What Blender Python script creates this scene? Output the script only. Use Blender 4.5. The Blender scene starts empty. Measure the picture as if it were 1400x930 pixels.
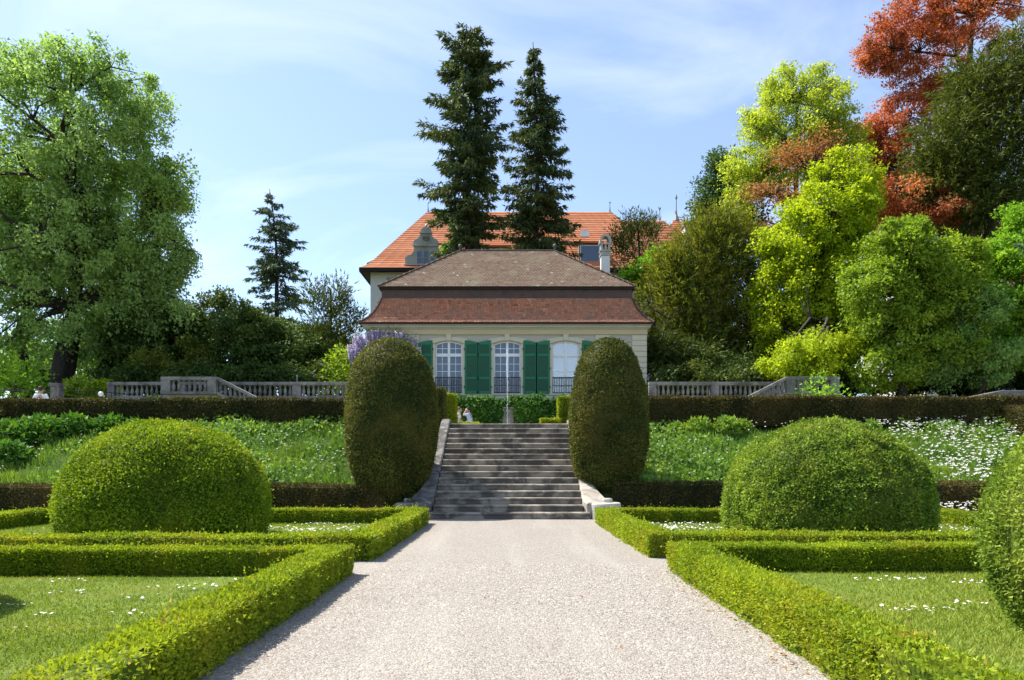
import bpy, bmesh, math, random
import numpy as np
from mathutils import Vector, Matrix

# ------------------------------------------------------------------ camera, sky, sun, exposure
scn = bpy.context.scene
col = scn.collection
EYE = 1.3
F = 1000.0                      # focal length in pixels of the 1400 px wide photograph
cam_d = bpy.data.cameras.new('camera')
cam_d.sensor_width = 36.0
cam_d.lens = 36.0 * F / 1400.0
cam_d.shift_y = 175.0 / 1400.0
cam_d.clip_start = 0.05
cam_d.clip_end = 3000.0
cam = bpy.data.objects.new('camera', cam_d)
cam.location = (0, 0, EYE)
cam.rotation_euler = (math.radians(90), 0, 0)
col.objects.link(cam)
scn.camera = cam

SUN_EL = math.radians(56.5)
SUN_AZ = math.radians(-62)      # clockwise from +Y
sun_dir = Vector((math.sin(SUN_AZ) * math.cos(SUN_EL), math.cos(SUN_AZ) * math.cos(SUN_EL), math.sin(SUN_EL)))
sd = bpy.data.lights.new('sun', 'SUN')
sd.energy = 4.7
sd.angle = math.radians(0.53)
sd.color = (1.0, 0.955, 0.87)
sun = bpy.data.objects.new('sun', sd)
sun.rotation_euler = sun_dir.to_track_quat('Z', 'Y').to_euler()
sun.location = (-40, 30, 60)
col.objects.link(sun)

world = bpy.data.worlds.new('World')
scn.world = world
world.use_nodes = True
wt = world.node_tree
wt.nodes.clear()
def wn(t, **k):
    n = wt.nodes.new(t)
    for a, b in k.items(): setattr(n, a, b)
    return n
sky = wn('ShaderNodeTexSky', sky_type='NISHITA')
sky.sun_disc = False
sky.sun_elevation = SUN_EL
sky.sun_rotation = SUN_AZ
sky.altitude = 500
sky.air_density = 1.0
sky.dust_density = 1.2
sky.ozone_density = 4.0
geo = wn('ShaderNodeTexCoord')
sep = wn('ShaderNodeSeparateXYZ')
wt.links.new(geo.outputs['Generated'], sep.inputs[0])
def wmath(op, a, b=None):
    n = wn('ShaderNodeMath', operation=op)
    for i, v in enumerate((a, b)):
        if v is None: continue
        if isinstance(v, (int, float)): n.inputs[i].default_value = v
        else: wt.links.new(v, n.inputs[i])
    return n.outputs[0]
zz = wmath('ADD', wmath('MAXIMUM', sep.outputs[2], 0.0), 0.22)
cx = wmath('DIVIDE', sep.outputs[0], zz)
cy = wmath('DIVIDE', sep.outputs[1], zz)
comb = wn('ShaderNodeCombineXYZ')
wt.links.new(cx, comb.inputs[0]); wt.links.new(cy, comb.inputs[1])
mp = wn('ShaderNodeMapping')
mp.inputs['Rotation'].default_value = (0, 0, math.radians(-48))
mp.inputs['Scale'].default_value = (0.75, 1.25, 1)
mp.inputs['Location'].default_value = (0.9, 0.35, 0)
wt.links.new(comb.outputs[0], mp.inputs[0])
n1 = wn('ShaderNodeTexNoise'); n1.inputs['Scale'].default_value = 1.7; n1.inputs['Detail'].default_value = 9; n1.inputs['Roughness'].default_value = 0.56; n1.inputs['Distortion'].default_value = 1.1
wt.links.new(mp.outputs[0], n1.inputs['Vector'])
rmp = wn('ShaderNodeMapRange'); rmp.inputs['From Min'].default_value = 0.47; rmp.inputs['From Max'].default_value = 0.78
wt.links.new(n1.outputs['Fac'], rmp.inputs['Value'])
cov = wmath('ADD', wmath('MULTIPLY', rmp.outputs[0], 0.30), 0.09)
mix = wn('ShaderNodeMix', data_type='RGBA')
mix.inputs['B'].default_value = (6.6, 6.9, 7.5, 1)
wt.links.new(cov, mix.inputs['Factor'])
wt.links.new(sky.outputs[0], mix.inputs['A'])
bg = wn('ShaderNodeBackground'); bg.inputs['Strength'].default_value = 0.118
wt.links.new(mix.outputs['Result'], bg.inputs['Color'])
wo = wn('ShaderNodeOutputWorld')
wt.links.new(bg.outputs[0], wo.inputs['Surface'])

vs = scn.view_settings
vs.view_transform = 'Standard'; vs.look = 'None'; vs.exposure = 1.05; vs.gamma = 1.0; vs.use_curve_mapping = False
scn.render.engine = 'CYCLES'
scn.cycles.max_bounces = 6
scn.cycles.transparent_max_bounces = 6

# ------------------------------------------------------------------ helpers
R = np.random.RandomState
def W(px, py, Y):
    """place in the garden (m) that the survey photograph shows at px,py for distance Y"""
    return np.array([(px - 700.0) / F * Y, Y, EYE + (640.0 - py) / F * Y])

def nz(P, scale, seed, n=7):
    r = R(seed)
    out = np.zeros(len(P))
    for i in range(n):
        k = r.normal(size=3); k /= np.linalg.norm(k)
        f = scale * r.uniform(0.5, 1.8)
        out += np.sin(P @ k * f + r.uniform(0, 6.28))
    return out / n * 1.6

def link(o, parent=None):
    col.objects.link(o)
    if parent is not None: o.parent = parent
    return o

def tag(o, label=None, cat=None, group=None, kind=None):
    if label: o['label'] = label
    if cat: o['category'] = cat
    if group: o['group'] = group
    if kind: o['kind'] = kind
    return o

def empty(name, loc=(0, 0, 0), rz=0):
    o = bpy.data.objects.new(name, None)
    o.location = loc; o.rotation_euler = (0, 0, rz)
    o.empty_display_size = 0.2
    return link(o)

class MB:
    def __init__(s): s.v = []; s.f = []; s.m = []
    def box(s, x0, x1, y0, y1, z0, z1, m=0):
        i = len(s.v)
        s.v += [(x0, y0, z0), (x1, y0, z0), (x1, y1, z0), (x0, y1, z0), (x0, y0, z1), (x1, y0, z1), (x1, y1, z1), (x0, y1, z1)]
        s.f += [(i, i+3, i+2, i+1), (i+4, i+5, i+6, i+7), (i, i+1, i+5, i+4), (i+1, i+2, i+6, i+5), (i+2, i+3, i+7, i+6), (i+3, i, i+4, i+7)]
        s.m += [m] * 6
        return s
    def poly(s, pts, m=0):
        i = len(s.v); s.v += [tuple(p) for p in pts]; s.f.append(tuple(range(i, i + len(pts)))); s.m.append(m); return s
    def prism(s, pts, axis, a, b, m=0):
        """pts: 2-D outline, extruded along axis ('x' or 'y') from a to b"""
        n = len(pts); i = len(s.v)
        for t in (a, b):
            for p, q in pts:
                s.v.append((t, p, q) if axis == 'x' else ((p, t, q) if axis == 'y' else (p, q, t)))
        s.f.append(tuple(range(i, i + n))); s.f.append(tuple(range(i + 2*n - 1, i + n - 1, -1)))
        for k in range(n):
            s.f.append((i + k, i + n + k, i + n + (k+1) % n, i + (k+1) % n))
        s.m += [m] * (n + 2)
        return s
    def tube(s, pts, rads, n=6, m=0, cap=True):
        pts = [Vector(p) for p in pts]; i0 = len(s.v)
        for k, p in enumerate(pts):
            d = (pts[min(k+1, len(pts)-1)] - pts[max(k-1, 0)])
            if d.length < 1e-6: d = Vector((0, 0, 1))
            d.normalize()
            a = d.orthogonal().normalized(); b = d.cross(a)
            # keep frame stable
            if abs(d.z) < 0.95: a = Vector((0, 0, 1)).cross(d).normalized(); b = d.cross(a)
            else: a = Vector((1, 0, 0)); a = (a - d * a.dot(d)).normalized(); b = d.cross(a)
            for j in range(n):
                t = 2 * math.pi * j / n
                s.v.append(tuple(p + (a * math.cos(t) + b * math.sin(t)) * rads[k]))
        for k in range(len(pts) - 1):
            for j in range(n):
                s.f.append((i0 + k*n + j, i0 + k*n + (j+1) % n, i0 + (k+1)*n + (j+1) % n, i0 + (k+1)*n + j)); s.m.append(m)
        if cap:
            s.f.append(tuple(i0 + j for j in reversed(range(n)))); s.m.append(m)
            e = i0 + (len(pts)-1)*n
            s.f.append(tuple(e + j for j in range(n))); s.m.append(m)
        return s
    def lathe(s, prof, n=16, cx=0, cy=0, m=0):
        i0 = len(s.v)
        for r, z in prof:
            for j in range(n):
                t = 2 * math.pi * j / n
                s.v.append((cx + r * math.cos(t), cy + r * math.sin(t), z))
        for k in range(len(prof) - 1):
            for j in range(n):
                s.f.append((i0 + k*n + j, i0 + k*n + (j+1) % n, i0 + (k+1)*n + (j+1) % n, i0 + (k+1)*n + j)); s.m.append(m)
        s.f.append(tuple(i0 + j for j in reversed(range(n)))); s.m.append(m)
        e = i0 + (len(prof)-1)*n
        s.f.append(tuple(e + j for j in range(n))); s.m.append(m)
        return s
    def mesh(s, name):
        me = bpy.data.meshes.new(name)
        me.from_pydata(s.v, [], s.f)
        if any(s.m): me.polygons.foreach_set('material_index', s.m)
        return me
    def build(s, name, mats, parent=None, smooth=False, bevel=0, seg=2):
        me = s.mesh(name)
        for m in (mats if isinstance(mats, (list, tuple)) else [mats]): me.materials.append(m)
        o = link(bpy.data.objects.new(name, me), parent)
        if smooth:
            me.polygons.foreach_set('use_smooth', [True] * len(me.polygons))
        if bevel:
            b = o.modifiers.new('bevel', 'BEVEL'); b.width = bevel; b.segments = seg; b.limit_method = 'ANGLE'; b.angle_limit = math.radians(40)
        me.update()
        return o

def arr_mesh(name, V, Fc, nv, mat, attr=None, parent=None, mi=None, mats=None):
    """V (n,3), Fc (m,nv) arrays -> object; attr = point float attribute 'rnd'"""
    me = bpy.data.meshes.new(name)
    me.vertices.add(len(V)); me.vertices.foreach_set('co', np.asarray(V, np.float32).ravel())
    m = len(Fc)
    me.loops.add(m * nv); me.loops.foreach_set('vertex_index', np.asarray(Fc, np.int32).ravel())
    me.polygons.add(m)
    me.polygons.foreach_set('loop_start', np.arange(0, m * nv, nv, dtype=np.int32))
    me.polygons.foreach_set('loop_total', np.full(m, nv, np.int32))
    if mi is not None: me.polygons.foreach_set('material_index', np.asarray(mi, np.int32))
    if attr is not None:
        a = me.attributes.new('rnd', 'FLOAT', 'POINT'); a.data.foreach_set('value', np.asarray(attr, np.float32))
    for k in (mats or [mat]): me.materials.append(k)
    me.update(calc_edges=True)
    return link(bpy.data.objects.new(name, me), parent)

def unit(a):
    return a / (np.linalg.norm(a, axis=1, keepdims=True) + 1e-9)

def leaf_arrays(P, D, N, L, Wd, rnd, fold=0.25):
    """rhombic leaves: P base, D long axis, N face normal, L length, Wd width"""
    D = unit(D); B = unit(np.cross(D, N)); Nn = np.cross(B, D)
    L = np.broadcast_to(L, (len(P),))[:, None]; Wd = np.broadcast_to(Wd, (len(P),))[:, None]
    v0 = P; v2 = P + D * L
    v1 = P + D * L * 0.18 + B * Wd * 0.62
    v3 = P + D * L * 0.18 - B * Wd * 0.62
    V = np.stack([v1, v2, v3], 1).reshape(-1, 3)
    Fc = np.arange(len(P) * 3).reshape(-1, 3)
    return V, Fc, np.repeat(rnd, 3)

def leaves(name, P, D, N, L, Wd, rnd, mat, parent=None, core=None):
    V, Fc, a = leaf_arrays(P, D, N, L, Wd, rnd)
    if core is not None:
        cv, cf, ca = core
        cf = np.concatenate([cf[:, [0, 1, 2]], cf[:, [0, 2, 3]]])
        Fc = np.concatenate([Fc, cf + len(V)]); V = np.concatenate([V, cv]); a = np.concatenate([a, ca])
    return arr_mesh(name, V, Fc, 3, mat, a, parent)

# ------------------------------------------------------------------ materials
def new_mat(name):
    m = bpy.data.materials.new(name); m.use_nodes = True
    nt = m.node_tree; nt.nodes.clear()
    return m, nt
def nd(nt, t, **k):
    n = nt.nodes.new(t)
    for a, b in k.items(): setattr(n, a, b)
    return n
def ramp(nt, stops, src=None, interp='LINEAR'):
    r = nd(nt, 'ShaderNodeValToRGB'); e = r.color_ramp.elements; r.color_ramp.interpolation = interp
    while len(e) > len(stops): e.remove(e[-1])
    while len(e) < len(stops): e.new(0.5)
    for i, (p, c) in enumerate(stops):
        e[i].position = p; e[i].color = (c[0], c[1], c[2], 1)
    if src is not None: nt.links.new(src, r.inputs[0])
    return r.outputs[0]
def noise(nt, scale, detail=4, rough=0.55, dist=0.0, vec=None, out='Fac'):
    n = nd(nt, 'ShaderNodeTexNoise'); n.inputs['Scale'].default_value = scale; n.inputs['Detail'].default_value = detail
    n.inputs['Roughness'].default_value = rough; n.inputs['Distortion'].default_value = dist
    if vec is not None: nt.links.new(vec, n.inputs['Vector'])
    return n.outputs[out]
def objco(nt, scale=None):
    t = nd(nt, 'ShaderNodeTexCoord').outputs['Object']
    if scale is not None:
        m = nd(nt, 'ShaderNodeMapping'); m.inputs['Scale'].default_value = scale; nt.links.new(t, m.inputs[0]); t = m.outputs[0]
    return t
def posco(nt, scale=None):
    t = nd(nt, 'ShaderNodeNewGeometry').outputs['Position']
    if scale is not None:
        m = nd(nt, 'ShaderNodeMapping'); m.inputs['Scale'].default_value = scale; nt.links.new(t, m.inputs[0]); t = m.outputs[0]
    return t
def mixc(nt, a, b, fac, mode='MIX'):
    n = nd(nt, 'ShaderNodeMix', data_type='RGBA', blend_type=mode)
    for s, v in (('A', a), ('B', b)):
        if isinstance(v, (tuple, list)): n.inputs[s].default_value = (v[0], v[1], v[2], 1)
        else: nt.links.new(v, n.inputs[s])
    if isinstance(fac, (int, float)): n.inputs['Factor'].default_value = fac
    else: nt.links.new(fac, n.inputs['Factor'])
    return n.outputs['Result']
def mapr(nt, v, a, b, c=0, d=1):
    n = nd(nt, 'ShaderNodeMapRange')
    for i, x in zip(('From Min', 'From Max', 'To Min', 'To Max'), (a, b, c, d)): n.inputs[i].default_value = x
    nt.links.new(v, n.inputs['Value']); return n.outputs[0]
def finish(m, nt, color, rough=0.8, bump=None, bstr=0.3, bdist=0.02, spec=0.3, metal=0.0):
    p = nd(nt, 'ShaderNodeBsdfPrincipled')
    if isinstance(color, (tuple, list)): p.inputs['Base Color'].default_value = (color[0], color[1], color[2], 1)
    else: nt.links.new(color, p.inputs['Base Color'])
    if isinstance(rough, (int, float)): p.inputs['Roughness'].default_value = rough
    else: nt.links.new(rough, p.inputs['Roughness'])
    p.inputs['Specular IOR Level'].default_value = spec
    p.inputs['Metallic'].default_value = metal
    if bump is not None:
        b = nd(nt, 'ShaderNodeBump'); b.inputs['Strength'].default_value = bstr; b.inputs['Distance'].default_value = bdist
        nt.links.new(bump, b.inputs['Height']); nt.links.new(b.outputs[0], p.inputs['Normal'])
    o = nd(nt, 'ShaderNodeOutputMaterial'); nt.links.new(p.outputs[0], o.inputs[0])
    return m

def leaf_mat(name, stops, trans=0.35, patch=None, pscale=0.6, rough=0.55, tint=(1.15, 1.1, 0.45), gain=1.45):
    """stops: colour ramp over the per-leaf random value; patch: colour that takes over in soft areas (old growth, scorch)"""
    m, nt = new_mat(name)
    at = nd(nt, 'ShaderNodeAttribute', attribute_name='rnd')
    stops = [(p_, tuple(min(.88, v * gain) for v in c_)) for p_, c_ in stops]
    if patch: patch = tuple(v * gain for v in patch)
    c = ramp(nt, stops, at.outputs['Fac'])
    pc = posco(nt)
    n = noise(nt, pscale, 3, 0.6, 0.0, pc)
    if patch is not None:
        c = mixc(nt, c, patch, mapr(nt, n, 0.48, 0.72, 0, 0.75))
    d = nd(nt, 'ShaderNodeBsdfPrincipled'); d.inputs['Roughness'].default_value = rough; d.inputs['Specular IOR Level'].default_value = 0.14
    nt.links.new(c, d.inputs['Base Color'])
    t = nd(nt, 'ShaderNodeBsdfTranslucent')
    tc = mixc(nt, c, tint, 1.0, 'MULTIPLY')
    nt.links.new(tc, t.inputs['Color'])
    mx = nd(nt, 'ShaderNodeMixShader'); mx.inputs[0].default_value = trans
    nt.links.new(d.outputs[0], mx.inputs[1]); nt.links.new(t.outputs[0], mx.inputs[2])
    o = nd(nt, 'ShaderNodeOutputMaterial'); nt.links.new(mx.outputs[0], o.inputs[0])
    return m

def g3(dark, mid, light):
    return [(0.0, dark), (0.5, mid), (1.0, light)]
M = {}
M['box'] = leaf_mat('box_leaf', [(0, (0.045, 0.080, 0.008)), (0.35, (0.145, 0.205, 0.013)), (0.8, (0.28, 0.345, 0.022)), (0.95, (0.36, 0.41, 0.03)), (1, (0.36, 0.25, 0.06))], 0.42, (0.28, 0.28, 0.025), 1.3)
M['dome'] = leaf_mat('dome_leaf', g3((0.036, 0.072, 0.007), (0.130, 0.205, 0.012), (0.30, 0.37, 0.024)), 0.34, (0.215, 0.25, 0.02), 1.2)
M['dome_olive'] = leaf_mat('olive_dome_leaf', g3((0.030, 0.055, 0.008), (0.125, 0.200, 0.022), (0.29, 0.37, 0.055)), 0.34, (0.22, 0.25, 0.04), 1.4)
M['yew'] = leaf_mat('yew_leaf', g3((0.018, 0.028, 0.006), (0.068, 0.080, 0.015), (0.165, 0.165, 0.030)), 0.24, (0.125, 0.105, 0.024), 1.0)
M['yewhedge'] = leaf_mat('yew_hedge_leaf', g3((0.014, 0.016, 0.005), (0.055, 0.052, 0.013), (0.13, 0.11, 0.028)), 0.18, (0.085, 0.060, 0.018), 0.5)
M['linden'] = leaf_mat('linden_leaf', g3((0.085, 0.145, 0.045), (0.215, 0.305, 0.085), (0.36, 0.46, 0.15)), 0.50, (0.25, 0.34, 0.08), 0.25, tint=(0.95, 1.05, 0.62))
M['lime'] = leaf_mat('lime_leaf', g3((0.11, 0.165, 0.012), (0.26, 0.34, 0.016), (0.40, 0.46, 0.03)), 0.54)
M['palelime'] = leaf_mat('pale_lime_leaf', g3((0.14, 0.19, 0.025), (0.29, 0.36, 0.04), (0.42, 0.48, 0.08)), 0.54)
M['midgreen'] = leaf_mat('mid_green_leaf', g3((0.062, 0.115, 0.014), (0.165, 0.255, 0.024), (0.28, 0.36, 0.04)), 0.50)
M['brightgreen'] = leaf_mat('bright_green_leaf', g3((0.055, 0.13, 0.014), (0.145, 0.285, 0.024), (0.25, 0.39, 0.04)), 0.48)
M['palegreen'] = leaf_mat('pale_green_leaf', g3((0.06, 0.12, 0.03), (0.145, 0.25, 0.06), (0.25, 0.36, 0.11)), 0.44)
M['bluegreen'] = leaf_mat('blue_green_leaf', g3((0.02, 0.05, 0.018), (0.05, 0.10, 0.035), (0.09, 0.15, 0.05)), 0.3)
M['copper'] = leaf_mat('copper_leaf', g3((0.15, 0.048, 0.030), (0.31, 0.112, 0.048), (0.48, 0.215, 0.075)), 0.48, tint=(1.2, 0.85, 0.6))
M['bronze'] = leaf_mat('bronze_leaf', g3((0.12, 0.06, 0.028), (0.26, 0.14, 0.055), (0.40, 0.24, 0.08)), 0.35, tint=(1.2, 0.85, 0.5))
M['oliveyew'] = leaf_mat('olive_yew_leaf', g3((0.030, 0.046, 0.008), (0.105, 0.130, 0.018), (0.23, 0.24, 0.035)), 0.36, (0.15, 0.135, 0.02), 0.3)
M['deepyew'] = leaf_mat('deep_olive_yew_leaf', g3((0.018, 0.032, 0.007), (0.066, 0.090, 0.015), (0.155, 0.175, 0.03)), 0.28, (0.09, 0.10, 0.02), 0.3)
M['darkyew'] = leaf_mat('dark_yew_leaf', g3((0.018, 0.034, 0.008), (0.050, 0.078, 0.016), (0.115, 0.14, 0.025)), 0.3, (0.06, 0.065, 0.015), 0.3)
M['spruce'] = leaf_mat('spruce_leaf', g3((0.018, 0.034, 0.015), (0.055, 0.085, 0.032), (0.125, 0.155, 0.045)), 0.25, (0.11, 0.125, 0.035), 0.5)
M['bluespruce'] = leaf_mat('blue_spruce_leaf', g3((0.025, 0.045, 0.032), (0.060, 0.095, 0.065), (0.115, 0.155, 0.085)), 0.25)
M['evergreen'] = leaf_mat('evergreen_leaf', g3((0.014, 0.034, 0.008), (0.040, 0.075, 0.015), (0.095, 0.135, 0.026)), 0.3, (0.075, 0.095, 0.018), 0.35)
M['vine'] = leaf_mat('vine_leaf', g3((0.016, 0.055, 0.010), (0.05, 0.13, 0.018), (0.12, 0.23, 0.03)), 0.35)
M['bank'] = leaf_mat('bank_leaf', g3((0.040, 0.090, 0.020), (0.110, 0.205, 0.032), (0.22, 0.32, 0.055)), 0.38, (0.20, 0.27, 0.035), 0.5)
M['grass'] = leaf_mat('grass_blade', g3((0.068, 0.118, 0.014), (0.155, 0.215, 0.027), (0.27, 0.30, 0.06)), 0.35, (0.27, 0.27, 0.055), 1.1)
M['wisteria_leaf'] = leaf_mat('wisteria_leaf', g3((0.05, 0.07, 0.012), (0.14, 0.16, 0.025), (0.23, 0.24, 0.05)), 0.4)
M['wisteria'] = leaf_mat('wisteria_petal', g3((0.38, 0.28, 0.56), (0.58, 0.49, 0.72), (0.80, 0.75, 0.86)), 0.35, tint=(1, 1, 1), gain=1.0)
M['petal'] = leaf_mat('white_petal', g3((0.72, 0.70, 0.60), (0.82, 0.81, 0.74), (0.88, 0.87, 0.84)), 0.25, tint=(1, 1, 0.9), gain=1.0)
M['daisy'] = leaf_mat('daisy_petal', [(0, (0.75, 0.55, 0.04)), (0.08, (0.75, 0.55, 0.04)), (0.1, (0.85, 0.84, 0.80)), (1, (0.88, 0.87, 0.85))], 0.15, tint=(1, 1, 1), gain=1.0)
M['drylea'] = leaf_mat('dry_leaf', g3((0.30, 0.15, 0.06), (0.50, 0.30, 0.16), (0.66, 0.50, 0.34)), 0.25, tint=(1, .9, .7), gain=1.0)

def bark(name, a, b, sc=9):
    m, nt = new_mat(name)
    n = noise(nt, sc, 6, 0.65, 0.4, posco(nt, (1, 1, 0.18)))
    return finish(m, nt, ramp(nt, [(0.3, a), (0.7, b)], n), 0.9, n, 0.7, 0.04)
M['bark'] = bark('dark_bark', (0.018, 0.014, 0.011), (0.075, 0.062, 0.050))
M['greybark'] = bark('grey_bark', (0.05, 0.045, 0.04), (0.16, 0.145, 0.125))
M['twig'] = bark('twig_bark', (0.03, 0.025, 0.018), (0.10, 0.08, 0.05))

# gravel
def mk_gravel():
    m, nt = new_mat('gravel')
    pc = posco(nt)
    def vor(sc, off):
        mp = nd(nt, 'ShaderNodeMapping'); mp.inputs['Location'].default_value = off; nt.links.new(pc, mp.inputs[0])
        v = nd(nt, 'ShaderNodeTexVoronoi'); v.inputs['Scale'].default_value = sc; nt.links.new(mp.outputs[0], v.inputs['Vector']); return v
    v1 = vor(84, (0, 0, 0)); v2 = vor(47, (3, 7, 0))
    s1 = nd(nt, 'ShaderNodeSeparateColor'); nt.links.new(v1.outputs['Color'], s1.inputs[0])
    s2 = nd(nt, 'ShaderNodeSeparateColor'); nt.links.new(v2.outputs['Color'], s2.inputs[0])
    stones = [(0, (0.20, 0.17, 0.145)), (0.25, (0.34, 0.30, 0.26)), (0.55, (0.45, 0.405, 0.36)), (0.8, (0.54, 0.50, 0.455)), (0.95, (0.64, 0.61, 0.57)), (1, (0.42, 0.29, 0.21))]
    c1 = ramp(nt, stones, s1.outputs[0]); c2 = ramp(nt, stones, s2.outputs[0])
    c = mixc(nt, c1, c2, 0.42)
    gap = mapr(nt, v1.outputs['Distance'], 0.38, 0.75, 0, 0.34)
    c = mixc(nt, c, (0.15, 0.125, 0.10), gap)
    big = noise(nt, 0.55, 5, 0.6, 0.5, pc)
    c = mixc(nt, c, (0.33, 0.29, 0.25), mapr(nt, big, 0.5, 0.75, 0, 0.45))
    tr = noise(nt, 1.1, 3, 0.5, 0.2, posco(nt, (1.6, 0.12, 1)))
    c = mixc(nt, c, (0.56, 0.52, 0.47), mapr(nt, tr, 0.5, 0.7, 0, 0.30))
    h = nd(nt, 'ShaderNodeMath', operation='ADD'); nt.links.new(v1.outputs['Distance'], h.inputs[0]); nt.links.new(v2.outputs['Distance'], h.inputs[1])
    h2 = nd(nt, 'ShaderNodeMath', operation='MULTIPLY'); nt.links.new(h.outputs[0], h2.inputs[0]); h2.inputs[1].default_value = -1
    c = mixc(nt, c, (0.765, 0.76, 0.735), 1.0, 'MULTIPLY')
    return finish(m, nt, c, 0.9, h2.outputs[0], 0.75, 0.012, 0.2)
M['gravel'] = mk_gravel()
m, nt = new_mat('pebble')
oi = nd(nt, 'ShaderNodeAttribute', attribute_name='rnd')
M['pebble'] = finish(m, nt, ramp(nt, [(0, (0.20, 0.17, 0.15)), (0.4, (0.42, 0.38, 0.34)), (0.8, (0.58, 0.54, 0.49)), (0.93, (0.68, 0.65, 0.61)), (1, (0.45, 0.26, 0.17))], oi.outputs['Fac']), 0.85, spec=0.25)
for e_ in [n_ for n_ in m.node_tree.nodes if n_.type == 'VALTORGB'][0].color_ramp.elements: e_.color = tuple(v * k_ for v, k_ in zip(e_.color[:3], (.765, .76, .735))) + (1,)

def mk_soil(name, a, b, sc=6):
    m, nt = new_mat(name)
    n = noise(nt, sc, 6, 0.65, 0.2, posco(nt))
    n2 = noise(nt, sc * 14, 3, 0.6, 0, posco(nt))
    return finish(m, nt, mixc(nt, ramp(nt, [(0.3, a), (0.7, b)], n), (b[0]*1.2, b[1]*1.2, b[2]*1.2), mapr(nt, n2, 0.45, 0.75, 0, 0.5)), 0.95, n2, 0.8, 0.03, 0.1)
M['lawn'] = mk_soil('lawn_turf', (0.07, 0.11, 0.018), (0.15, 0.195, 0.035), 1.6)
M['bankground'] = mk_soil('bank_turf', (0.025, 0.05, 0.012), (0.06, 0.095, 0.02), 2.5)
M['soil'] = mk_soil('bare_soil', (0.14, 0.105, 0.07), (0.30, 0.24, 0.17), 7)
M['far'] = mk_soil('park_ground', (0.04, 0.06, 0.015), (0.10, 0.11, 0.03), 0.7)

def mk_stone(name, base, dark, light, stain=(0.45, 0.62), sscale=1.6, amt=0.85, lich=0.5):
    m, nt = new_mat(name)
    pc = posco(nt)
    fine = noise(nt, 38, 5, 0.65, 0, pc)
    st = noise(nt, sscale, 6, 0.62, 0.6, pc)
    li = noise(nt, sscale * 2.3, 4, 0.55, 0.3, posco(nt, (1, 1.3, 1.1)))
    c = ramp(nt, [(0.3, tuple(x * 0.82 for x in base)), (0.7, tuple(min(1, x * 1.15) for x in base))], fine)
    c = mixc(nt, c, dark, mapr(nt, st, stain[0], stain[1], 0, amt))
    c = mixc(nt, c, light, mapr(nt, li, 0.60, 0.68, 0, lich))
    return finish(m, nt, c, 0.88, fine, 0.45, 0.012, 0.25)
M['step'] = mk_stone('weathered_step_stone', (0.33, 0.29, 0.235), (0.085, 0.074, 0.062), (0.42, 0.385, 0.32), (0.40, 0.56), 1.7, 0.86, 0.6)
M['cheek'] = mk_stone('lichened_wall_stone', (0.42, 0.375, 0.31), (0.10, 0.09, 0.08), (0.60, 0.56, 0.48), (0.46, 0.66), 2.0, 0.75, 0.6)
M['shadystone'] = mk_stone('shade_toned_lichened_stone', (0.20, 0.185, 0.165), (0.055, 0.052, 0.048), (0.46, 0.43, 0.37), (0.40, 0.58), 2.6, 0.85, 0.6)  # same stone as the right side wall, with the egg yew's shade darkened into its colour
M['drum'] = mk_stone('pale_cut_stone', (0.50, 0.47, 0.42), (0.22, 0.21, 0.19), (0.58, 0.55, 0.49), (0.5, 0.75), 1.4, 0.5, 0.4)
M['balus'] = mk_stone('grey_baluster_stone', (0.235, 0.225, 0.20), (0.07, 0.067, 0.06), (0.36, 0.35, 0.32), (0.42, 0.62), 1.3, 0.78, 0.5)
M['wallstone'] = mk_stone('retaining_wall_stone', (0.38, 0.35, 0.30), (0.16, 0.145, 0.12), (0.52, 0.49, 0.43), (0.45, 0.7), 1.0, 0.6, 0.4)
M['sand'] = mk_stone('sandstone_block', (0.60, 0.545, 0.40), (0.45, 0.415, 0.31), (0.66, 0.61, 0.46), (0.5, 0.75), 0.8, 0.45, 0.25)
M['cornice'] = mk_stone('cornice_stone', (0.50, 0.485, 0.385), (0.36, 0.35, 0.28), (0.50, 0.48, 0.39), (0.45, 0.7), 0.7, 0.6, 0.25)
M['frieze'] = mk_stone('ochre_frieze_stone', (0.54, 0.46, 0.28), (0.42, 0.36, 0.23), (0.52, 0.45, 0.29), (0.45, 0.75), 0.6, 0.5, 0.2)
M['panel'] = mk_stone('grey_wall_panel', (0.46, 0.43, 0.35), (0.38, 0.36, 0.295), (0.51, 0.475, 0.39), (0.45, 0.75), 0.5, 0.5, 0.2)
M['render'] = mk_stone('white_rough_render', (0.70, 0.69, 0.65), (0.48, 0.47, 0.44), (0.76, 0.75, 0.71), (0.5, 0.8), 0.6, 0.4, 0.3)
M['dormerstone'] = mk_stone('grey_dormer_stone', (0.42, 0.41, 0.365), (0.17, 0.17, 0.15), (0.52, 0.51, 0.46), (0.48, 0.7), 0.9, 0.6, 0.3)

def plain(name, c, rough=0.6, spec=0.3, var=0.15, sc=4, metal=0):
    m, nt = new_mat(name)
    n = noise(nt, sc, 4, 0.6, 0.1, posco(nt))
    return finish(m, nt, ramp(nt, [(0.25, tuple(x * (1 - var) for x in c)), (0.75, tuple(min(1, x * (1 + var)) for x in c))], n), rough, n, 0.15, 0.01, spec, metal)
M['shutter'] = plain('green_shutter_paint', (0.012, 0.165, 0.072), 0.5, 0.4, 0.12)
M['shutterpanel'] = plain('green_shutter_panel_paint', (0.005, 0.078, 0.032), 0.5, 0.4, 0.15)
M['white'] = plain('white_window_paint', (0.80, 0.80, 0.79), 0.45, 0.4, 0.05)
M['blind'] = plain('white_inner_shutter', (0.70, 0.72, 0.72), 0.7, 0.2, 0.05)
M['iron'] = plain('dark_iron', (0.012, 0.014, 0.022), 0.45, 0.5, 0.2)
M['darkwood'] = plain('dark_eave_wood', (0.028, 0.022, 0.018), 0.8, 0.2, 0.3)
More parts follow.
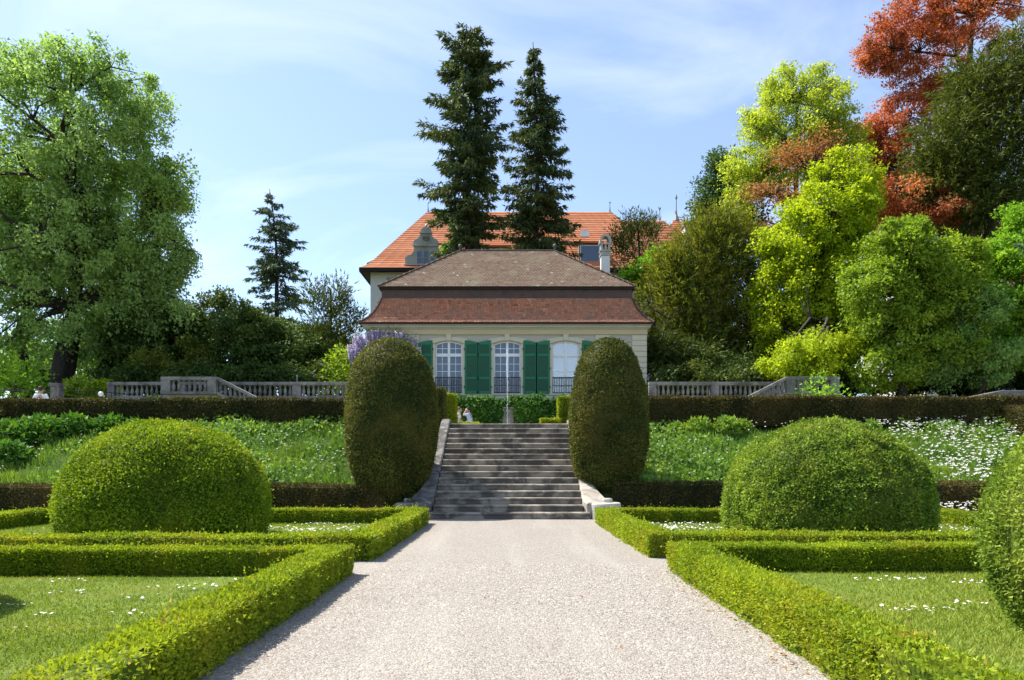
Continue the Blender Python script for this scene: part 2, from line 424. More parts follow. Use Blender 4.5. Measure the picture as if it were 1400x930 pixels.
M['attic'] = mk_stone('weathered_attic_boards', (0.105, 0.070, 0.060), (0.05, 0.04, 0.038), (0.16, 0.11, 0.09), (0.45, 0.7), 1.4, 0.7, 0.4)
M['zinc'] = plain('zinc_sheet', (0.20, 0.21, 0.22), 0.45, 0.5, 0.2)
M['lead'] = plain('weathered_lead', (0.09, 0.095, 0.10), 0.6, 0.4, 0.25)
M['dark_in'] = plain('dark_room', (0.03, 0.032, 0.036), 0.9, 0.1, 0.2)
def mk_glass(name, c, rough=0.04):
    m, nt = new_mat(name)
    n = noise(nt, 1.3, 2, 0.5, 0, posco(nt))
    p = finish(m, nt, c, rough, n, 0.05, 0.05, 0.9)
    return p
M['glass'] = mk_glass('window_glass', (0.06, 0.10, 0.17))
M['blueglass'] = mk_glass('deep_blue_window_glass', (0.03, 0.07, 0.15))

def mk_tile(name, stops, moss=None, mossr=(0.55, 0.7)):
    m, nt = new_mat(name)
    at = nd(nt, 'ShaderNodeAttribute', attribute_name='rnd')
    c = ramp(nt, stops, at.outputs['Fac'])
    n = noise(nt, 0.9, 5, 0.6, 0.4, posco(nt))
    if moss is not None: c = mixc(nt, c, moss, mapr(nt, n, mossr[0], mossr[1], 0, 0.75))
    n2 = noise(nt, 25, 3, 0.6, 0, posco(nt))
    c = mixc(nt, c, (0.02, 0.018, 0.016), mapr(nt, n2, 0.5, 0.8, 0, 0.5))
    return finish(m, nt, c, 0.85, n2, 0.3, 0.01, 0.25)
M['tile_low'] = mk_tile('red_brown_tile', [(0, (0.22, 0.100, 0.062)), (0.45, (0.47, 0.195, 0.118)), (0.8, (0.60, 0.26, 0.145)), (0.95, (0.64, 0.29, 0.16)), (1, (0.48, 0.38, 0.28))], (0.25, 0.19, 0.14), (0.45, 0.75))
M['tile_up'] = mk_tile('mossy_brown_tile', [(0, (0.23, 0.145, 0.098)), (0.5, (0.39, 0.25, 0.165)), (0.85, (0.48, 0.325, 0.22)), (0.96, (0.50, 0.38, 0.26)), (1, (0.56, 0.50, 0.40))], (0.50, 0.40, 0.24), (0.50, 0.72))
M['tile_orange'] = mk_tile('orange_tile', [(0, (0.60, 0.205, 0.09)), (0.5, (0.70, 0.25, 0.115)), (1, (0.76, 0.31, 0.155))])

# ------------------------------------------------------------------ terrain and ground
XC = -0.10                       # axis of the stairs
ST_Y, ST_TREAD, ST_RISE, NST = 18.5, 0.367, 0.1727, 16
ST_TOP = NST * ST_RISE           # terrace level, 2.76 m
UP = 4.72                        # level of the terrace the pavilion stands on

def grid_sheet(name, x0, x1, y0, y1, z, nx, ny, mat, amp=0.0, sc=0.5, seed=1):
    xs = np.linspace(x0, x1, nx); ys = np.linspace(y0, y1, ny)
    X, Y = np.meshgrid(xs, ys)
    P = np.stack([X.ravel(), Y.ravel(), np.full(X.size, 0.0)], 1)
    Z = z + (nz(P, sc, seed) * amp if amp else 0)
    P[:, 2] = Z
    i = np.arange(nx * ny).reshape(ny, nx)
    Fc = np.stack([i[:-1, :-1], i[:-1, 1:], i[1:, 1:], i[1:, :-1]], -1).reshape(-1, 4)
    o = arr_mesh(name, P, Fc, 4, mat)
    o.data.polygons.foreach_set('use_smooth', np.ones(len(o.data.polygons), bool))
    return o
g = grid_sheet('ground', -900, 900, -900, 19.4, -0.02, 3, 3, M['far']); tag(g, kind='structure')
g = grid_sheet('gravel_path', -14.5, 14.5, -12, 19.2, 0.0, 60, 60, M['gravel'], 0.006, 1.2, 3); tag(g, kind='structure')

def bank_z(x, y):
    t = np.clip((y - 20.0) / 4.7, 0, 1)
    return 0.62 + 2.02 * t
def mk_bank(name, x0, x1):
    nx, ny = 90, 18
    X, Y = np.meshgrid(np.linspace(x0, x1, nx), np.linspace(19.3, 25.4, ny))
    P = np.stack([X.ravel(), Y.ravel(), np.zeros(X.size)], 1)
    P[:, 2] = np.where(P[:, 1] < 19.45, -0.1, bank_z(P[:, 0], P[:, 1]) + nz(P, 1.3, 9) * 0.05)
    P[P[:, 1] > 25.2, 2] = ST_TOP - 0.06
    i = np.arange(nx * ny).reshape(ny, nx)
    Fc = np.stack([i[:-1, :-1], i[:-1, 1:], i[1:, 1:], i[1:, :-1]], -1).reshape(-1, 4)
    o = arr_mesh(name, P, Fc, 4, M['bankground']); tag(o, kind='structure')
mk_bank('bank', -60, -2.2)
mk_bank('bank', 2.0, 60)
g = grid_sheet('terrace', -60, 60, 24.3, 36.2, ST_TOP - 0.04, 3, 3, M['gravel']); tag(g, kind='structure')
g = grid_sheet('upper_terrace', -900, 900, 36.05, 1500, UP, 3, 3, M['far']); tag(g, kind='structure')

# ------------------------------------------------------------------ clipped shrubs: sampling on surfaces
def lump(P, seed, a=0.035, b=0.02):
    return nz(P, 3.2, seed) * a + nz(P, 13.0, seed + 1) * b

def shrub_leaves(P, N, seed, ll, lw, jitter=0.75, out=0.0):
    r = R(seed)
    D = unit(N * 0.55 + r.normal(size=P.shape) * jitter)
    Nn = unit(N + r.normal(size=P.shape) * 0.9)
    L = ll * r.uniform(0.6, 1.35, len(P)); Wd = lw * r.uniform(0.7, 1.2, len(P))
    return D, Nn, L, Wd

def revolve_shrub(name, prof, cx, cy, n, ll, lw, mat, seed, label, cat, group=None, squash=1.0, lumpy=1.0, lean=(0, 0)):
    """clipped topiary: prof = [(radius, z)] from foot to tip"""
    prof = np.array(prof, float)
    # densify with Catmull-Rom style interpolation
    t = np.arange(len(prof)); tt = np.linspace(0, len(prof) - 1, 90)
    def cr(v):
        out = []
        for q in tt:
            k = min(int(q), len(prof) - 2); u = q - k
            p0, p1, p2, p3 = v[max(k-1, 0)], v[k], v[k+1], v[min(k+2, len(prof)-1)]
            out.append(0.5 * (2*p1 + (p2-p0)*u + (2*p0-5*p1+4*p2-p3)*u*u + (3*p1-p0-3*p2+p3)*u**3))
        return np.array(out)
    rr = np.maximum(cr(prof[:, 0]), 0.0); zz_ = cr(prof[:, 1])
    seg = np.hypot(np.diff(rr), np.diff(zz_)); area = seg * (rr[:-1] + rr[1:]) * 0.5
    cdf = np.concatenate([[0], np.cumsum(area)]); cdf /= cdf[-1]
    r = R(seed)
    u = np.interp(r.uniform(0, 1, n), cdf, np.arange(90))
    th = r.uniform(0, 2 * math.pi, n)
    rad = np.interp(u, np.arange(90), rr); z = np.interp(u, np.arange(90), zz_)
    dr = np.gradient(rr); dz = np.gradient(zz_)
    nr = np.interp(u, np.arange(90), dz); nzv = np.interp(u, np.arange(90), -dr)
    N = unit(np.stack([np.cos(th) * nr, np.sin(th) * nr * squash, nzv], 1))
    z0, z1 = zz_[0], zz_[-1]
    def place(rad, th, z):
        h = (z - z0) / (z1 - z0)
        return np.stack([cx + rad * np.cos(th) + lean[0] * h, cy + rad * np.sin(th) * squash + lean[1] * h, z], 1)
    P = place(rad, th, z)
    d = lump(P, seed, 0.04 * lumpy, 0.022 * lumpy)
    pit = nz(P, 15.0, seed + 31) < -0.62
    P = P + N * (d - pit * 0.045 - r.exponential(0.02, n) + (r.uniform(0, 1, n) < 0.05) * r.uniform(0, 0.08, n))[:, None]
    D, Nn, L, Wd = shrub_leaves(P, N, seed + 5, ll, lw)
    rnd = np.clip(0.5 + nz(P, 5, seed + 8) * 0.22 + r.normal(0, 0.2, n) + d * 2.5 - pit * .18, 0, 1)
    # inner mass
    nu, na = 46, 56
    uu = np.linspace(0, 89, nu); A = np.linspace(0, 2 * math.pi, na, endpoint=False)
    U, AA = np.meshgrid(uu, A, indexing='ij')
    cr_ = np.interp(U.ravel(), np.arange(90), rr); cz = np.interp(U.ravel(), np.arange(90), zz_)
    cn = unit(np.stack([np.cos(AA.ravel()) * np.interp(U.ravel(), np.arange(90), dz), np.sin(AA.ravel()) * squash * np.interp(U.ravel(), np.arange(90), dz), np.interp(U.ravel(), np.arange(90), -dr)], 1))
    CP = place(cr_, AA.ravel(), cz)
    CP = CP + cn * (lump(CP, seed, 0.04 * lumpy, 0.0) - 0.055)[:, None]
    i = np.arange(nu * na).reshape(nu, na)
    cf = np.stack([i[:-1], np.roll(i, -1, 1)[:-1], np.roll(i, -1, 1)[1:], i[1:]], -1).reshape(-1, 4)
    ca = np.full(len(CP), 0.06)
    o = leaves(name, P, D, Nn, L, Wd, rnd, mat, core=(CP, cf, ca))
    return tag(o, label, cat, group)

def hedge(name, boxes, dens, ll, lw, mat, seed, label, cat='hedge', group=None, zfun=None, lumpy=1.0, parent=None):
    """boxes: (x0,x1,y0,y1,h[,density factor]) standing on z=zfun(x,y) or 0: one clipped hedge"""
    r = R(seed)
    PP, NN, CV, CF, off = [], [], [], [], 0
    for b in boxes:
        x0, x1, y0, y1, h = b[:5]; k = b[5] if len(b) > 5 else 1.0
        zb = b[6] if len(b) > 6 else 0.0
        lx, ly = x1 - x0, y1 - y0
        faces = [(lx * ly, (0, 0, 1)), (lx * h, (0, -1, 0)), (lx * h, (0, 1, 0)), (ly * h, (-1, 0, 0)), (ly * h, (1, 0, 0))]
        for ar, nrm in faces:
            q = int(ar * dens * k * (1.25 if nrm[2] else 1.0)) + 1
            u, v = r.uniform(0, 1, q), r.uniform(0, 1, q)
            if nrm[2]: p = np.stack([x0 + u * lx, y0 + v * ly, np.full(q, zb + h)], 1)
            elif nrm[1]: p = np.stack([x0 + u * lx, np.full(q, y0 if nrm[1] < 0 else y1), zb + v * h], 1)
            else: p = np.stack([np.full(q, x0 if nrm[0] < 0 else x1), y0 + u * ly, zb + v * h], 1)
            # points lying inside another box of the same hedge are not on its surface
            keep = np.ones(q, bool)
            for c in boxes:
                if c is b: continue
                keep &= ~((p[:, 0] > c[0] + .01) & (p[:, 0] < c[1] - .01) & (p[:, 1] > c[2] + .01) & (p[:, 1] < c[3] - .01))
            keep &= ~((p[:, 2] - zb < 0.07) & (r.uniform(0, 1, q) < 0.55)) if (h < .6 and not nrm[2]) else True
            p = p[keep]
            PP.append(p); NN.append(np.tile(np.array(nrm, float), (len(p), 1)))
        # inner mass
        s = 0.035 if h < 0.6 else 0.06
        ax0, ax1, ay0, ay1, az = x0 + s, x1 - s, y0 + s, y1 - s, zb + h - s
        nx = max(2, int((ax1 - ax0) / 0.25)); ny = max(2, int((ay1 - ay0) / 0.25)); nzb = 3
        def patch(o, du, dv, a, c):
            nonlocal off
            U, Vv = np.meshgrid(np.linspace(0, 1, a + 1), np.linspace(0, 1, c + 1))
            pts = np.array(o)[None] + U.ravel()[:, None] * np.array(du)[None] + Vv.ravel()[:, None] * np.array(dv)[None]
            i = np.arange((a + 1) * (c + 1)).reshape(c + 1, a + 1)
            CV.append(pts); CF.append(np.stack([i[:-1, :-1], i[:-1, 1:], i[1:, 1:], i[1:, :-1]], -1).reshape(-1, 4) + off); off += len(pts)
        patch((ax0, ay0, az), (ax1-ax0, 0, 0), (0, ay1-ay0, 0), nx, ny)
        patch((ax0, ay0, zb - .05), (ax1-ax0, 0, 0), (0, 0, az-zb+.05), nx, nzb)
        patch((ax1, ay1, zb - .05), (ax0-ax1, 0, 0), (0, 0, az-zb+.05), nx, nzb)
        patch((ax1, ay0, zb - .05), (0, ay1-ay0, 0), (0, 0, az-zb+.05), ny, nzb)
        patch((ax0, ay1, zb - .05), (0, ay0-ay1, 0), (0, 0, az-zb+.05), ny, nzb)
    P = np.concatenate(PP); N = np.concatenate(NN); CV = np.concatenate(CV); CF = np.concatenate(CF)
    def warp(p):
        q = p.copy()
        q[:, 2] += nz(np.column_stack([p[:, :2], p[:, 2] * 0]), 1.6, seed + 2) * 0.021 * lumpy * (p[:, 2] > 0.05) + nz(p * [1, 1, 0], 6, seed + 12) * 0.010 * lumpy * (p[:, 2] > 0.2)
        q[:, 0] += nz(p, 1.9, seed + 3) * 0.021 * lumpy; q[:, 1] += nz(p, 1.9, seed + 4) * 0.021 * lumpy
        if zfun is not None: q[:, 2] += zfun(p[:, 0], p[:, 1])
        return q
    n = len(P)
    tuft = nz(P * [1, 1, 0.35], 14 / max(lumpy, .5), seed + 6) * 0.020 * lumpy
    P2 = warp(P) + N * (tuft - r.exponential(0.012, n) + (r.uniform(0, 1, n) < 0.07) * r.exponential(0.026, n))[:, None]
    D, Nn, L, Wd = shrub_leaves(P2, N, seed + 5, ll, lw)
    D = unit(D + np.array([0, 0, 0.25]))
    rnd = np.clip(0.46 + nz(P, 4, seed + 8) * 0.16 + r.normal(0, 0.16, n) + tuft * 5, 0, 0.96)
    if mat is M['box']:
        spot = (nz(P, 3.1, seed + 21) > 0.98) & (N[:, 2] > 0.5) & (r.uniform(0, 1, n) < 0.3)
        rnd = np.where(spot | (r.uniform(0, 1, n) < 0.004), 1.0, rnd)
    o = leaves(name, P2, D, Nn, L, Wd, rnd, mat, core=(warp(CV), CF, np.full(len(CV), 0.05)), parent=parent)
    if label: tag(o, label, cat, group)
    return o

# box edging of the four beds -----------------------------------------------------------
T, H = 0.36, 0.345
def bed_boxes(sx, xi, xo, y0, y1, far=1.0, out=0.35, near=1.0):
    """ring of hedge round a bed: inner edge xi (path side), outer edge xo"""
    a, b = (xi, xo) if sx > 0 else (xo, xi)
    ya = max(y0, 4.0)
    inn = (a, a + T, ya, y1, H) if sx > 0 else (b - T, b, ya, y1, H)
    outr = (b - T, b, y0, y1, H, out) if sx > 0 else (a, a + T, y0, y1, H, out)
    m0, m1 = a + T, b - T
    if ya > y0: inn2 = (inn[0], inn[1], y0, ya, H, .25)
    return [inn] + ([inn2] if ya > y0 else []) + [outr, (m0, m1, y0, y0 + T, H, near), (m0, m1, y1 - T, y1, H, far)]
hedge('box_hedge', bed_boxes(-1, -1.93, -11.0, 2.1, 8.98, 1.0, 0.15, 0.05), 7400, 0.031, 0.018, M['box'], 101, 'low box hedge whose shaded side casts a shadow across the gravel path')
hedge('box_hedge', bed_boxes(1, 1.97, 10.2, 2.1, 9.33, 1.0, 0.15, 0.05), 7400, 0.031, 0.018, M['box'], 202, 'sunlit lime green box hedge edging the lawn with the tapering green topiary')
hedge('box_hedge', bed_boxes(-1, -1.95, -11.0, 10.2, 17.15, 0.8, 0.5, 0.6), 4200, 0.042, 0.024, M['box'], 303, 'low box hedge framing the bed of the smooth green dome')
hedge('box_hedge', bed_boxes(1, 1.97, 10.2, 10.6, 17.25, 0.8, 0.5, 0.6), 4200, 0.042, 0.024, M['box'], 404, 'low box hedge framing the bed of the rough olive green dome')

# lawns: turf sheet + blades + daisies -----------------------------------------------------------
def lawn(x0, x1, y0, y1, nb, blade, seed, dens_fun=None, vis=None):
    g = grid_sheet('lawn', x0, x1, y0, y1, 0.022, 24, 24, M['lawn'], 0.01, 1.5, seed); tag(g, kind='structure')
    r = R(seed)
    y = y0 + (y1 - y0) * r.uniform(0, 1, nb); x = r.uniform(x0, x1, nb)
    if vis:
        k = (np.abs(x) < 0.76 * y + 0.6); x, y = x[k], y[k]
    n = len(x)
    P = np.stack([x, y, np.full(n, 0.012)], 1)
    h = blade * r.uniform(0.5, 1.3, n) * (1 + 0.25 * nz(P, 2.5, seed + 3))
    a = r.uniform(0, 2 * math.pi, n); w = 0.0045 + 0.0011 * y * 0.35
    dx, dy = np.cos(a) * w, np.sin(a) * w
    tip = P + np.stack([r.normal(0, 0.45, n) * h, r.normal(0, 0.45, n) * h, h], 1)
    V = np.stack([P - np.stack([dx, dy, 0 * dx], 1), P + np.stack([dx, dy, 0 * dx], 1), tip], 1).reshape(-1, 3)
    rnd = np.repeat(np.clip(0.5 + 0.25 * nz(P, 1.4, seed + 4) + r.normal(0, 0.2, n), 0, 1), 3)
    o = arr_mesh('grass', V, np.arange(n * 3).reshape(-1, 3), 3, M['grass'], rnd)
    return o
def daisies(pts, size, seed, mat=None):
    r = R(seed); V, Fc, A = [], [], []
    for (x, y, z) in pts:
        s = size * r.uniform(0.7, 1.3); tx, ty = r.normal(0, 0.25, 2); i = len(V)
        V.append((x, y, z + 0.004)); A.append(0.0)
        for k in range(8):
            t = k * math.pi / 4; q = s * (1.0 if k % 2 else 0.86)
            V.append((x + q * math.cos(t), y + q * math.sin(t), z + q * (tx * math.cos(t) + ty * math.sin(t)))); A.append(0.6)
        # stalk
        V += [(x - .0025, y, 0.0), (x + .0025, y, 0.0)]; A += [0.6, 0.6]
        for k in range(8): Fc.append((i, i + 1 + k, i + 1 + (k + 1) % 8))
    return np.array(V), np.array(Fc), np.array(A)
def daisy_obj(name, pts, size, seed, label):
    V, Fc, A = daisies(pts, size, seed)
    o = arr_mesh(name, V, Fc, 3, M['daisy'], A); return tag(o, label, 'flowers', kind='stuff')
def cluster_pts(r, centers, z):
    out = []
    for (x, y, n, sx, sy) in centers:
        for _ in range(n):
            out.append((x + r.normal(0, sx), y + r.normal(0, sy), z * r.uniform(0.8, 1.3)))
    return out
tag(lawn(-10.6, -2.33, 3.2, 8.58, 110000, 0.036, 11, vis=True), 'short sunlit grass of the lawn nearest the left of the path', 'grass', kind='stuff')
tag(lawn(2.37, 9.8, 3.2, 8.93, 90000, 0.038, 12, vis=True), 'short grass round the tapering green topiary', 'grass', kind='stuff')
tag(lawn(-10.6, -2.35, 10.6, 16.75, 32000, 0.045, 13), 'grass round the smooth green dome', 'grass', kind='stuff')
tag(lawn(2.37, 9.8, 11.0, 16.85, 30000, 0.045, 14), 'grass round the rough olive dome', 'grass', kind='stuff')
r_ = R(77)
def lp(px, py): # spot on the lawn
    Y = (EYE - 0.05) / (py - 640) * F
    return (px - 700) / F * Y, Y
cl = []
for px, py, n, sx, sy in [(75, 793, 5, .12, .06), (120, 792, 5, .15, .08), (95, 808, 8, .18, .06), (200, 815, 6, .2, .07), (18, 826, 8, .1, .05), (60, 838, 4, .06, .03), (185, 835, 6, .08, .05), (230, 800, 7, .3, .1), (290, 800, 9, .25, .12), (330, 792, 7, .12, .05), (265, 828, 4, .06, .05), (30, 857, 3, .05, .03)]:
    x, y = lp(px, py); cl.append((x, y, n, sx, sy))
daisy_obj('daisies', cluster_pts(r_, cl, 0.05), 0.014, 5, 'white daisies in the lawn nearest the left of the path')
cl = []
for px, py, n, sx, sy in [(1145, 779, 5, .12, .05), (1215, 791, 14, .2, .07), (1255, 790, 12, .14, .05), (1235, 776, 5, .12, .03), (1250, 832, 22, .16, .06), (1325, 795, 12, .12, .07), (1322, 823, 9, .08, .05), (1300, 776, 5, .1, .04)]:
    x, y = lp(px, py); cl.append((x, y, n, sx, sy))
daisy_obj('daisies', cluster_pts(r_, cl, 0.05), 0.015, 6, 'white daisies in the lawn with the tapering green topiary')
cl = [(-4.3 + r_.uniform(-1.2, 1.6), 15.2 + r_.uniform(-1.6, 1.3), 9, .25, .2) for _ in range(26)] + [(-9.2 + r_.uniform(-1, 1), 14.2 + r_.uniform(-1.5, 1.5), 8, .25, .2) for _ in range(14)]
daisy_obj('daisies', cluster_pts(r_, cl, 0.06), 0.021, 7, 'white daisies in the grass beside the smooth green dome')
cl = [(3.4 + r_.uniform(-0.8, 1.0), 15.2 + r_.uniform(-2.0, 1.4), 12, .25, .2) for _ in range(34)] + [(8.9 + r_.uniform(-.6, .8), 13.6 + r_.uniform(-1.5, 2.2), 8, .25, .2) for _ in range(12)]
daisy_obj('daisies', cluster_pts(r_, cl, 0.06), 0.021, 8, 'white daisies in the grass beside the rough olive dome')

# loose gravel near the camera (too many to pick apart) and fallen leaves along the edging
def pebbles():
    r = R(31); n = 15000
    y = 3.4 + 6.5 * r.uniform(0, 1, n) ** 1.4; x = r.uniform(-1.9, 1.95, n)
    s = r.uniform(0.004, 0.0095, n) * (1 + 0.05 * y)
    base = np.array([(1, 0, 0), (-.5, .87, 0), (-.5, -.87, 0), (.25, .1, .75)])
    a = r.uniform(0, 6.28, n); ca, sa = np.cos(a), np.sin(a)
    V = np.empty((n, 4, 3))
    for k, b in enumerate(base):
        V[:, k, 0] = x + s * (b[0] * ca - b[1] * sa) * r.uniform(.8, 1.3, n); V[:, k, 1] = y + s * (b[0] * sa + b[1] * ca); V[:, k, 2] = s * b[2] + 0.001
    Fc = np.array([(0, 1, 3), (1, 2, 3), (2, 0, 3)])[None] + (np.arange(n) * 4)[:, None, None]
    o = arr_mesh('loose_gravel', V.reshape(-1, 3), Fc.reshape(-1, 3), 3, M['pebble'], np.repeat(r.uniform(0, 1, n), 4))
    tag(o, 'loose pale gravel lying on the path', 'gravel', kind='stuff')
pebbles()
def dry_leaves():
    r = R(8)
    pts = []
    for y in np.linspace(4.6, 9.2, 46): pts.append((1.93 - abs(r.normal(0, 0.035)), y + r.normal(0, .08)))
    for c in (4.75, 5.0, 6.6, 7.6): pts += [(1.9 - abs(r.normal(0, .07)), c + r.normal(0, .12)) for _ in range(7)]
    pts += [(r.uniform(-1.5, 1.8), r.uniform(4.6, 10)) for _ in range(26)]
    P = np.array([(x, y, 0.008) for x, y in pts]); n = len(P)
    D = r.normal(size=(n, 3)) * [1, 1, .25]; N = unit(np.array([0, 0, 1.0]) + r.normal(size=(n, 3)) * .35)
    o = leaves('fallen_leaves', P, D, N, r.uniform(.025, .06, n), r.uniform(.018, .032, n), r.uniform(0, 1, n), M['drylea'])
    tag(o, 'dry tan leaves fallen on the gravel along the box edging', 'leaves', kind='stuff')
dry_leaves()

# domes, eggs and tapering topiaries ---------------------------------------------------------------
def dome_prof(s=1.0, top=2.18):
    pr = [(1.86, -0.05), (1.93, 0.25), (1.97, 0.55), (1.95, 0.9), (1.80, 1.3), (1.52, 1.65), (1.15, 1.9), (0.7, 2.08), (0.3, 2.16), (0.0, 2.18)]
    return [(a * s, z * top / 2.18) for a, z in pr]
revolve_shrub('topiary_dome', dome_prof(.905), -6.40, 13.6, 74000, 0.052, 0.030, M['dome'], 21, 'large smooth clipped fresh green dome topiary on the lawn', 'topiary', lumpy=1.0)
revolve_shrub('topiary_dome', dome_prof(.92, 2.2), 5.86, 13.7, 74000, 0.054, 0.028, M['dome_olive'], 22, 'large uneven olive green dome topiary with a scraggy foot', 'topiary', lumpy=1.35)
def egg(pts, cxpx, Y):
    s = Y / F
    return [(r * s, EYE + (640 - y) * s) for r, y in pts]
revolve_shrub('topiary_egg', egg([(26, 706), (34, 690), (50, 655), (59, 622), (62.5, 582), (60, 540), (50, 500), (38, 482), (25, 471), (10, 466), (0, 465)], 535, 20.2), -3.32, 20.2, 54000, 0.062, 0.027, M['yew'], 23, 'tall egg shaped dark yew with wisteria showing behind its top', 'topiary', lumpy=0.9)
revolve_shrub('topiary_egg', egg([(24, 690), (29, 676), (41, 650), (50.5, 620), (53.5, 580), (51, 540), (42, 500), (33, 482), (22, 470), (9, 464.5), (0, 463.5)], 832, 20.3), 2.68, 20.3, 48000, 0.062, 0.027, M['yew'], 24, 'tall egg shaped dark yew beside the pale round stone block', 'topiary', lumpy=0.9)
cone = [(.82, -.03), (.96, .2), (1.07, .5), (1.08, .75), (1.02, 1.1), (.84, 1.42), (.58, 1.75), (.28, 2.0), (0, 2.08)]
revolve_shrub('topiary_cone', cone, 4.84, 5.58, 70000, 0.036, 0.017, M['dome_olive'], 25, 'tapering bright green topiary on the lawn behind the sunlit lime green edging', 'topiary', lumpy=1.0)
revolve_shrub('topiary_cone', cone, -6.05, 6.55, 12000, 0.06, 0.03, M['dome_olive'], 26, 'tapering green topiary on the lawn nearest the left of the path', 'topiary', lumpy=1.0)
# dark yew hedges -----------------------------------------------------------------------------------
bz = lambda x, y: bank_z(x, y)
hedge('yew_hedge', [(-18.0, -3.0, 24.7, 25.5, 1.0)], 950, 0.08, 0.037, M['yewhedge'], 501, 'long dark clipped yew hedge below the stepped balustrade', zfun=lambda x, y: 2.62 + 0 * x, lumpy=1.6)
hedge('yew_hedge', [(2.7, 17.4, 24.7, 25.5, 1.08)], 950, 0.08, 0.037, M['yewhedge'], 502, 'long dark clipped yew hedge above the white flowers', zfun=lambda x, y: 2.62 + 0 * x, lumpy=1.6)
hedge('yew_hedge', [(-17, -3.3, 19.3, 20.05, 0.84)], 900, 0.07, 0.032, M['yewhedge'], 503, 'low dark yew hedge behind the smooth green dome', lumpy=1.4)
hedge('yew_hedge', [(2.75, 17, 19.3, 20.05, 0.90)], 900, 0.07, 0.032, M['yewhedge'], 504, 'low dark yew hedge behind the rough olive dome', lumpy=1.4)
hedge('yew_hedge', [(-18.1, -17.1, 20.05, 24.6, 0.75)], 1000, 0.07, 0.032, M['yewhedge'], 505, 'yew hedge sloping down beside the big leaved plants', zfun=bz, lumpy=1.6)
hedge('yew_hedge', [(16.5, 17.4, 20.05, 24.6, 0.80)], 1000, 0.07, 0.032, M['yewhedge'], 506, 'yew hedge sloping down beside the white flowers', zfun=bz, lumpy=1.6)
hedge('yew_block', [(-2.92, -2.36, 25.2, 26.1, 1.36)], 1500, 0.07, 0.03, M['yew'], 507, 'small square clipped yew block at the stair head', zfun=lambda x, y: 2.7 + 0 * x)
hedge('box_block', [(-2.55, -2.12, 27.2, 27.9, 1.34)], 2200, 0.06, 0.035, M['box'], 508, 'upright lime green box block beside the square yew', zfun=lambda x, y: 2.72 + 0 * x)
hedge('box_block', [(1.72, 2.2, 27.2, 27.9, 1.22)], 2200, 0.06, 0.035, M['box'], 509, 'upright lime green box block joined to a low edging', zfun=lambda x, y: 2.72 + 0 * x)
hedge('box_edging', [(1.05, 1.72, 26.6, 26.95, 0.36)], 2200, 0.06, 0.035, M['box'], 510, 'short low box edging at the head of the stairs', zfun=lambda x, y: 2.72 + 0 * x)
hedge('box_edging', [(-1.9, -1.22, 26.6, 26.95, 0.22)], 2200, 0.06, 0.035, M['box'], 511, 'short low box edging in front of the two people', zfun=lambda x, y: 2.72 + 0 * x)

# planting on the bank ---------------------------------------------------------------------------------
def bank_plants(x0, x1, n, seed, label, clear):
    r = R(seed)
    x = r.uniform(x0, x1, n); y = 20.0 + 4.75 * r.uniform(0, 1, n)
    # tufts
    nc = 260
    cxs = r.uniform(x0, x1, nc); cys = r.uniform(20.1, 24.7, nc)
    k = r.randint(0, nc, n); t = r.uniform(0, 1, n) < 0.62
    x = np.where(t, cxs[k] + r.normal(0, .16, n), x); y = np.where(t, np.clip(cys[k] + r.normal(0, .16, n), 20, 24.8), y)
    keep = clear(x, y); x, y, t, k = x[keep], y[keep], t[keep], k[keep]; n = len(x)
    z = bank_z(x, y)
    P = np.stack([x, y, z], 1)
    patch = nz(P, 0.9, seed + 2)
    h = np.where(t, 0.34, 0.20) * r.uniform(0.5, 1.25, n) * (1 + 0.35 * patch)
    D = unit(np.stack([r.normal(0, .42, n), r.normal(0, .42, n), np.ones(n)], 1))
    broad = (patch + r.normal(0, .25, n)) > 0.12
    lift = np.where(broad, r.uniform(0, .34, n) * (1 + .6 * nz(P, 2.4, seed + 6)), 0.0); P[:, 2] += lift
    D = np.where(broad[:, None], unit(r.normal(size=(n, 3)) + [0, 0, .5]), D)
    L = np.where(broad, r.uniform(.08, .16, n), h); Wd = np.where(broad, L * .55, r.uniform(.014, .030, n))
    N = np.stack([r.normal(0, .6, n), -np.ones(n) + r.normal(0, .6, n), np.abs(r.normal(0, .7, n))], 1)
    rnd = np.clip(0.5 + nz(P, 1.7, seed + 3) * .25 + r.normal(0, .18, n) + r.normal(0, .12, nc)[k] * t, 0, 1)
    o = leaves('bank_plants', P, D, N, L, Wd, rnd, M['bank'])
    tag(o, label, 'plants', kind='stuff')
bank_plants(-17.0, -2.55, 42000, 61, 'mixed green leaves and grassy tufts on the bank behind the smooth dome', lambda x, y: (x + 3.3) ** 2 + (y - 20.2) ** 2 > .45)
bank_plants(2.35, 16.5, 40000, 62, 'mixed green leaves and grassy tufts on the bank behind the olive dome', lambda x, y: (x - 2.7) ** 2 + (y - 20.3) ** 2 > .4)

def blossoms(name, pts, size, seed, mat, label, npet=5):
    r = R(seed); P = np.repeat(np.array(pts), npet, 0); n = len(P)
    D = unit(np.stack([np.cos(np.arange(n) * 6.28 / npet + r.uniform(0, 1, n)), np.sin(np.arange(n) * 6.28 / npet) * .8 - .3, r.uniform(.0, .9, n)], 1))
    N = unit(np.array([0, -.5, 1.0]) + r.normal(size=(n, 3)) * .3)
    s = np.repeat(r.uniform(.7, 1.3, len(pts)), npet) * size
    o = leaves(name, P, D, N, s, s * .8, r.uniform(0, 1, n), mat)
    return tag(o, label, 'flowers', kind='stuff')
def flower_pts(r, n, fx, z0=.22, z1=.42):
    out = []
    for _ in range(n):
        x, y = fx(); out.append((x, y, float(bank_z(x, y)) + r.uniform(z0, z1)))
    return out
rb = R(5)
fc = [(rb.uniform(11.0, 16.4), rb.uniform(20.3, 24.6)) for _ in range(230)]
pts = []
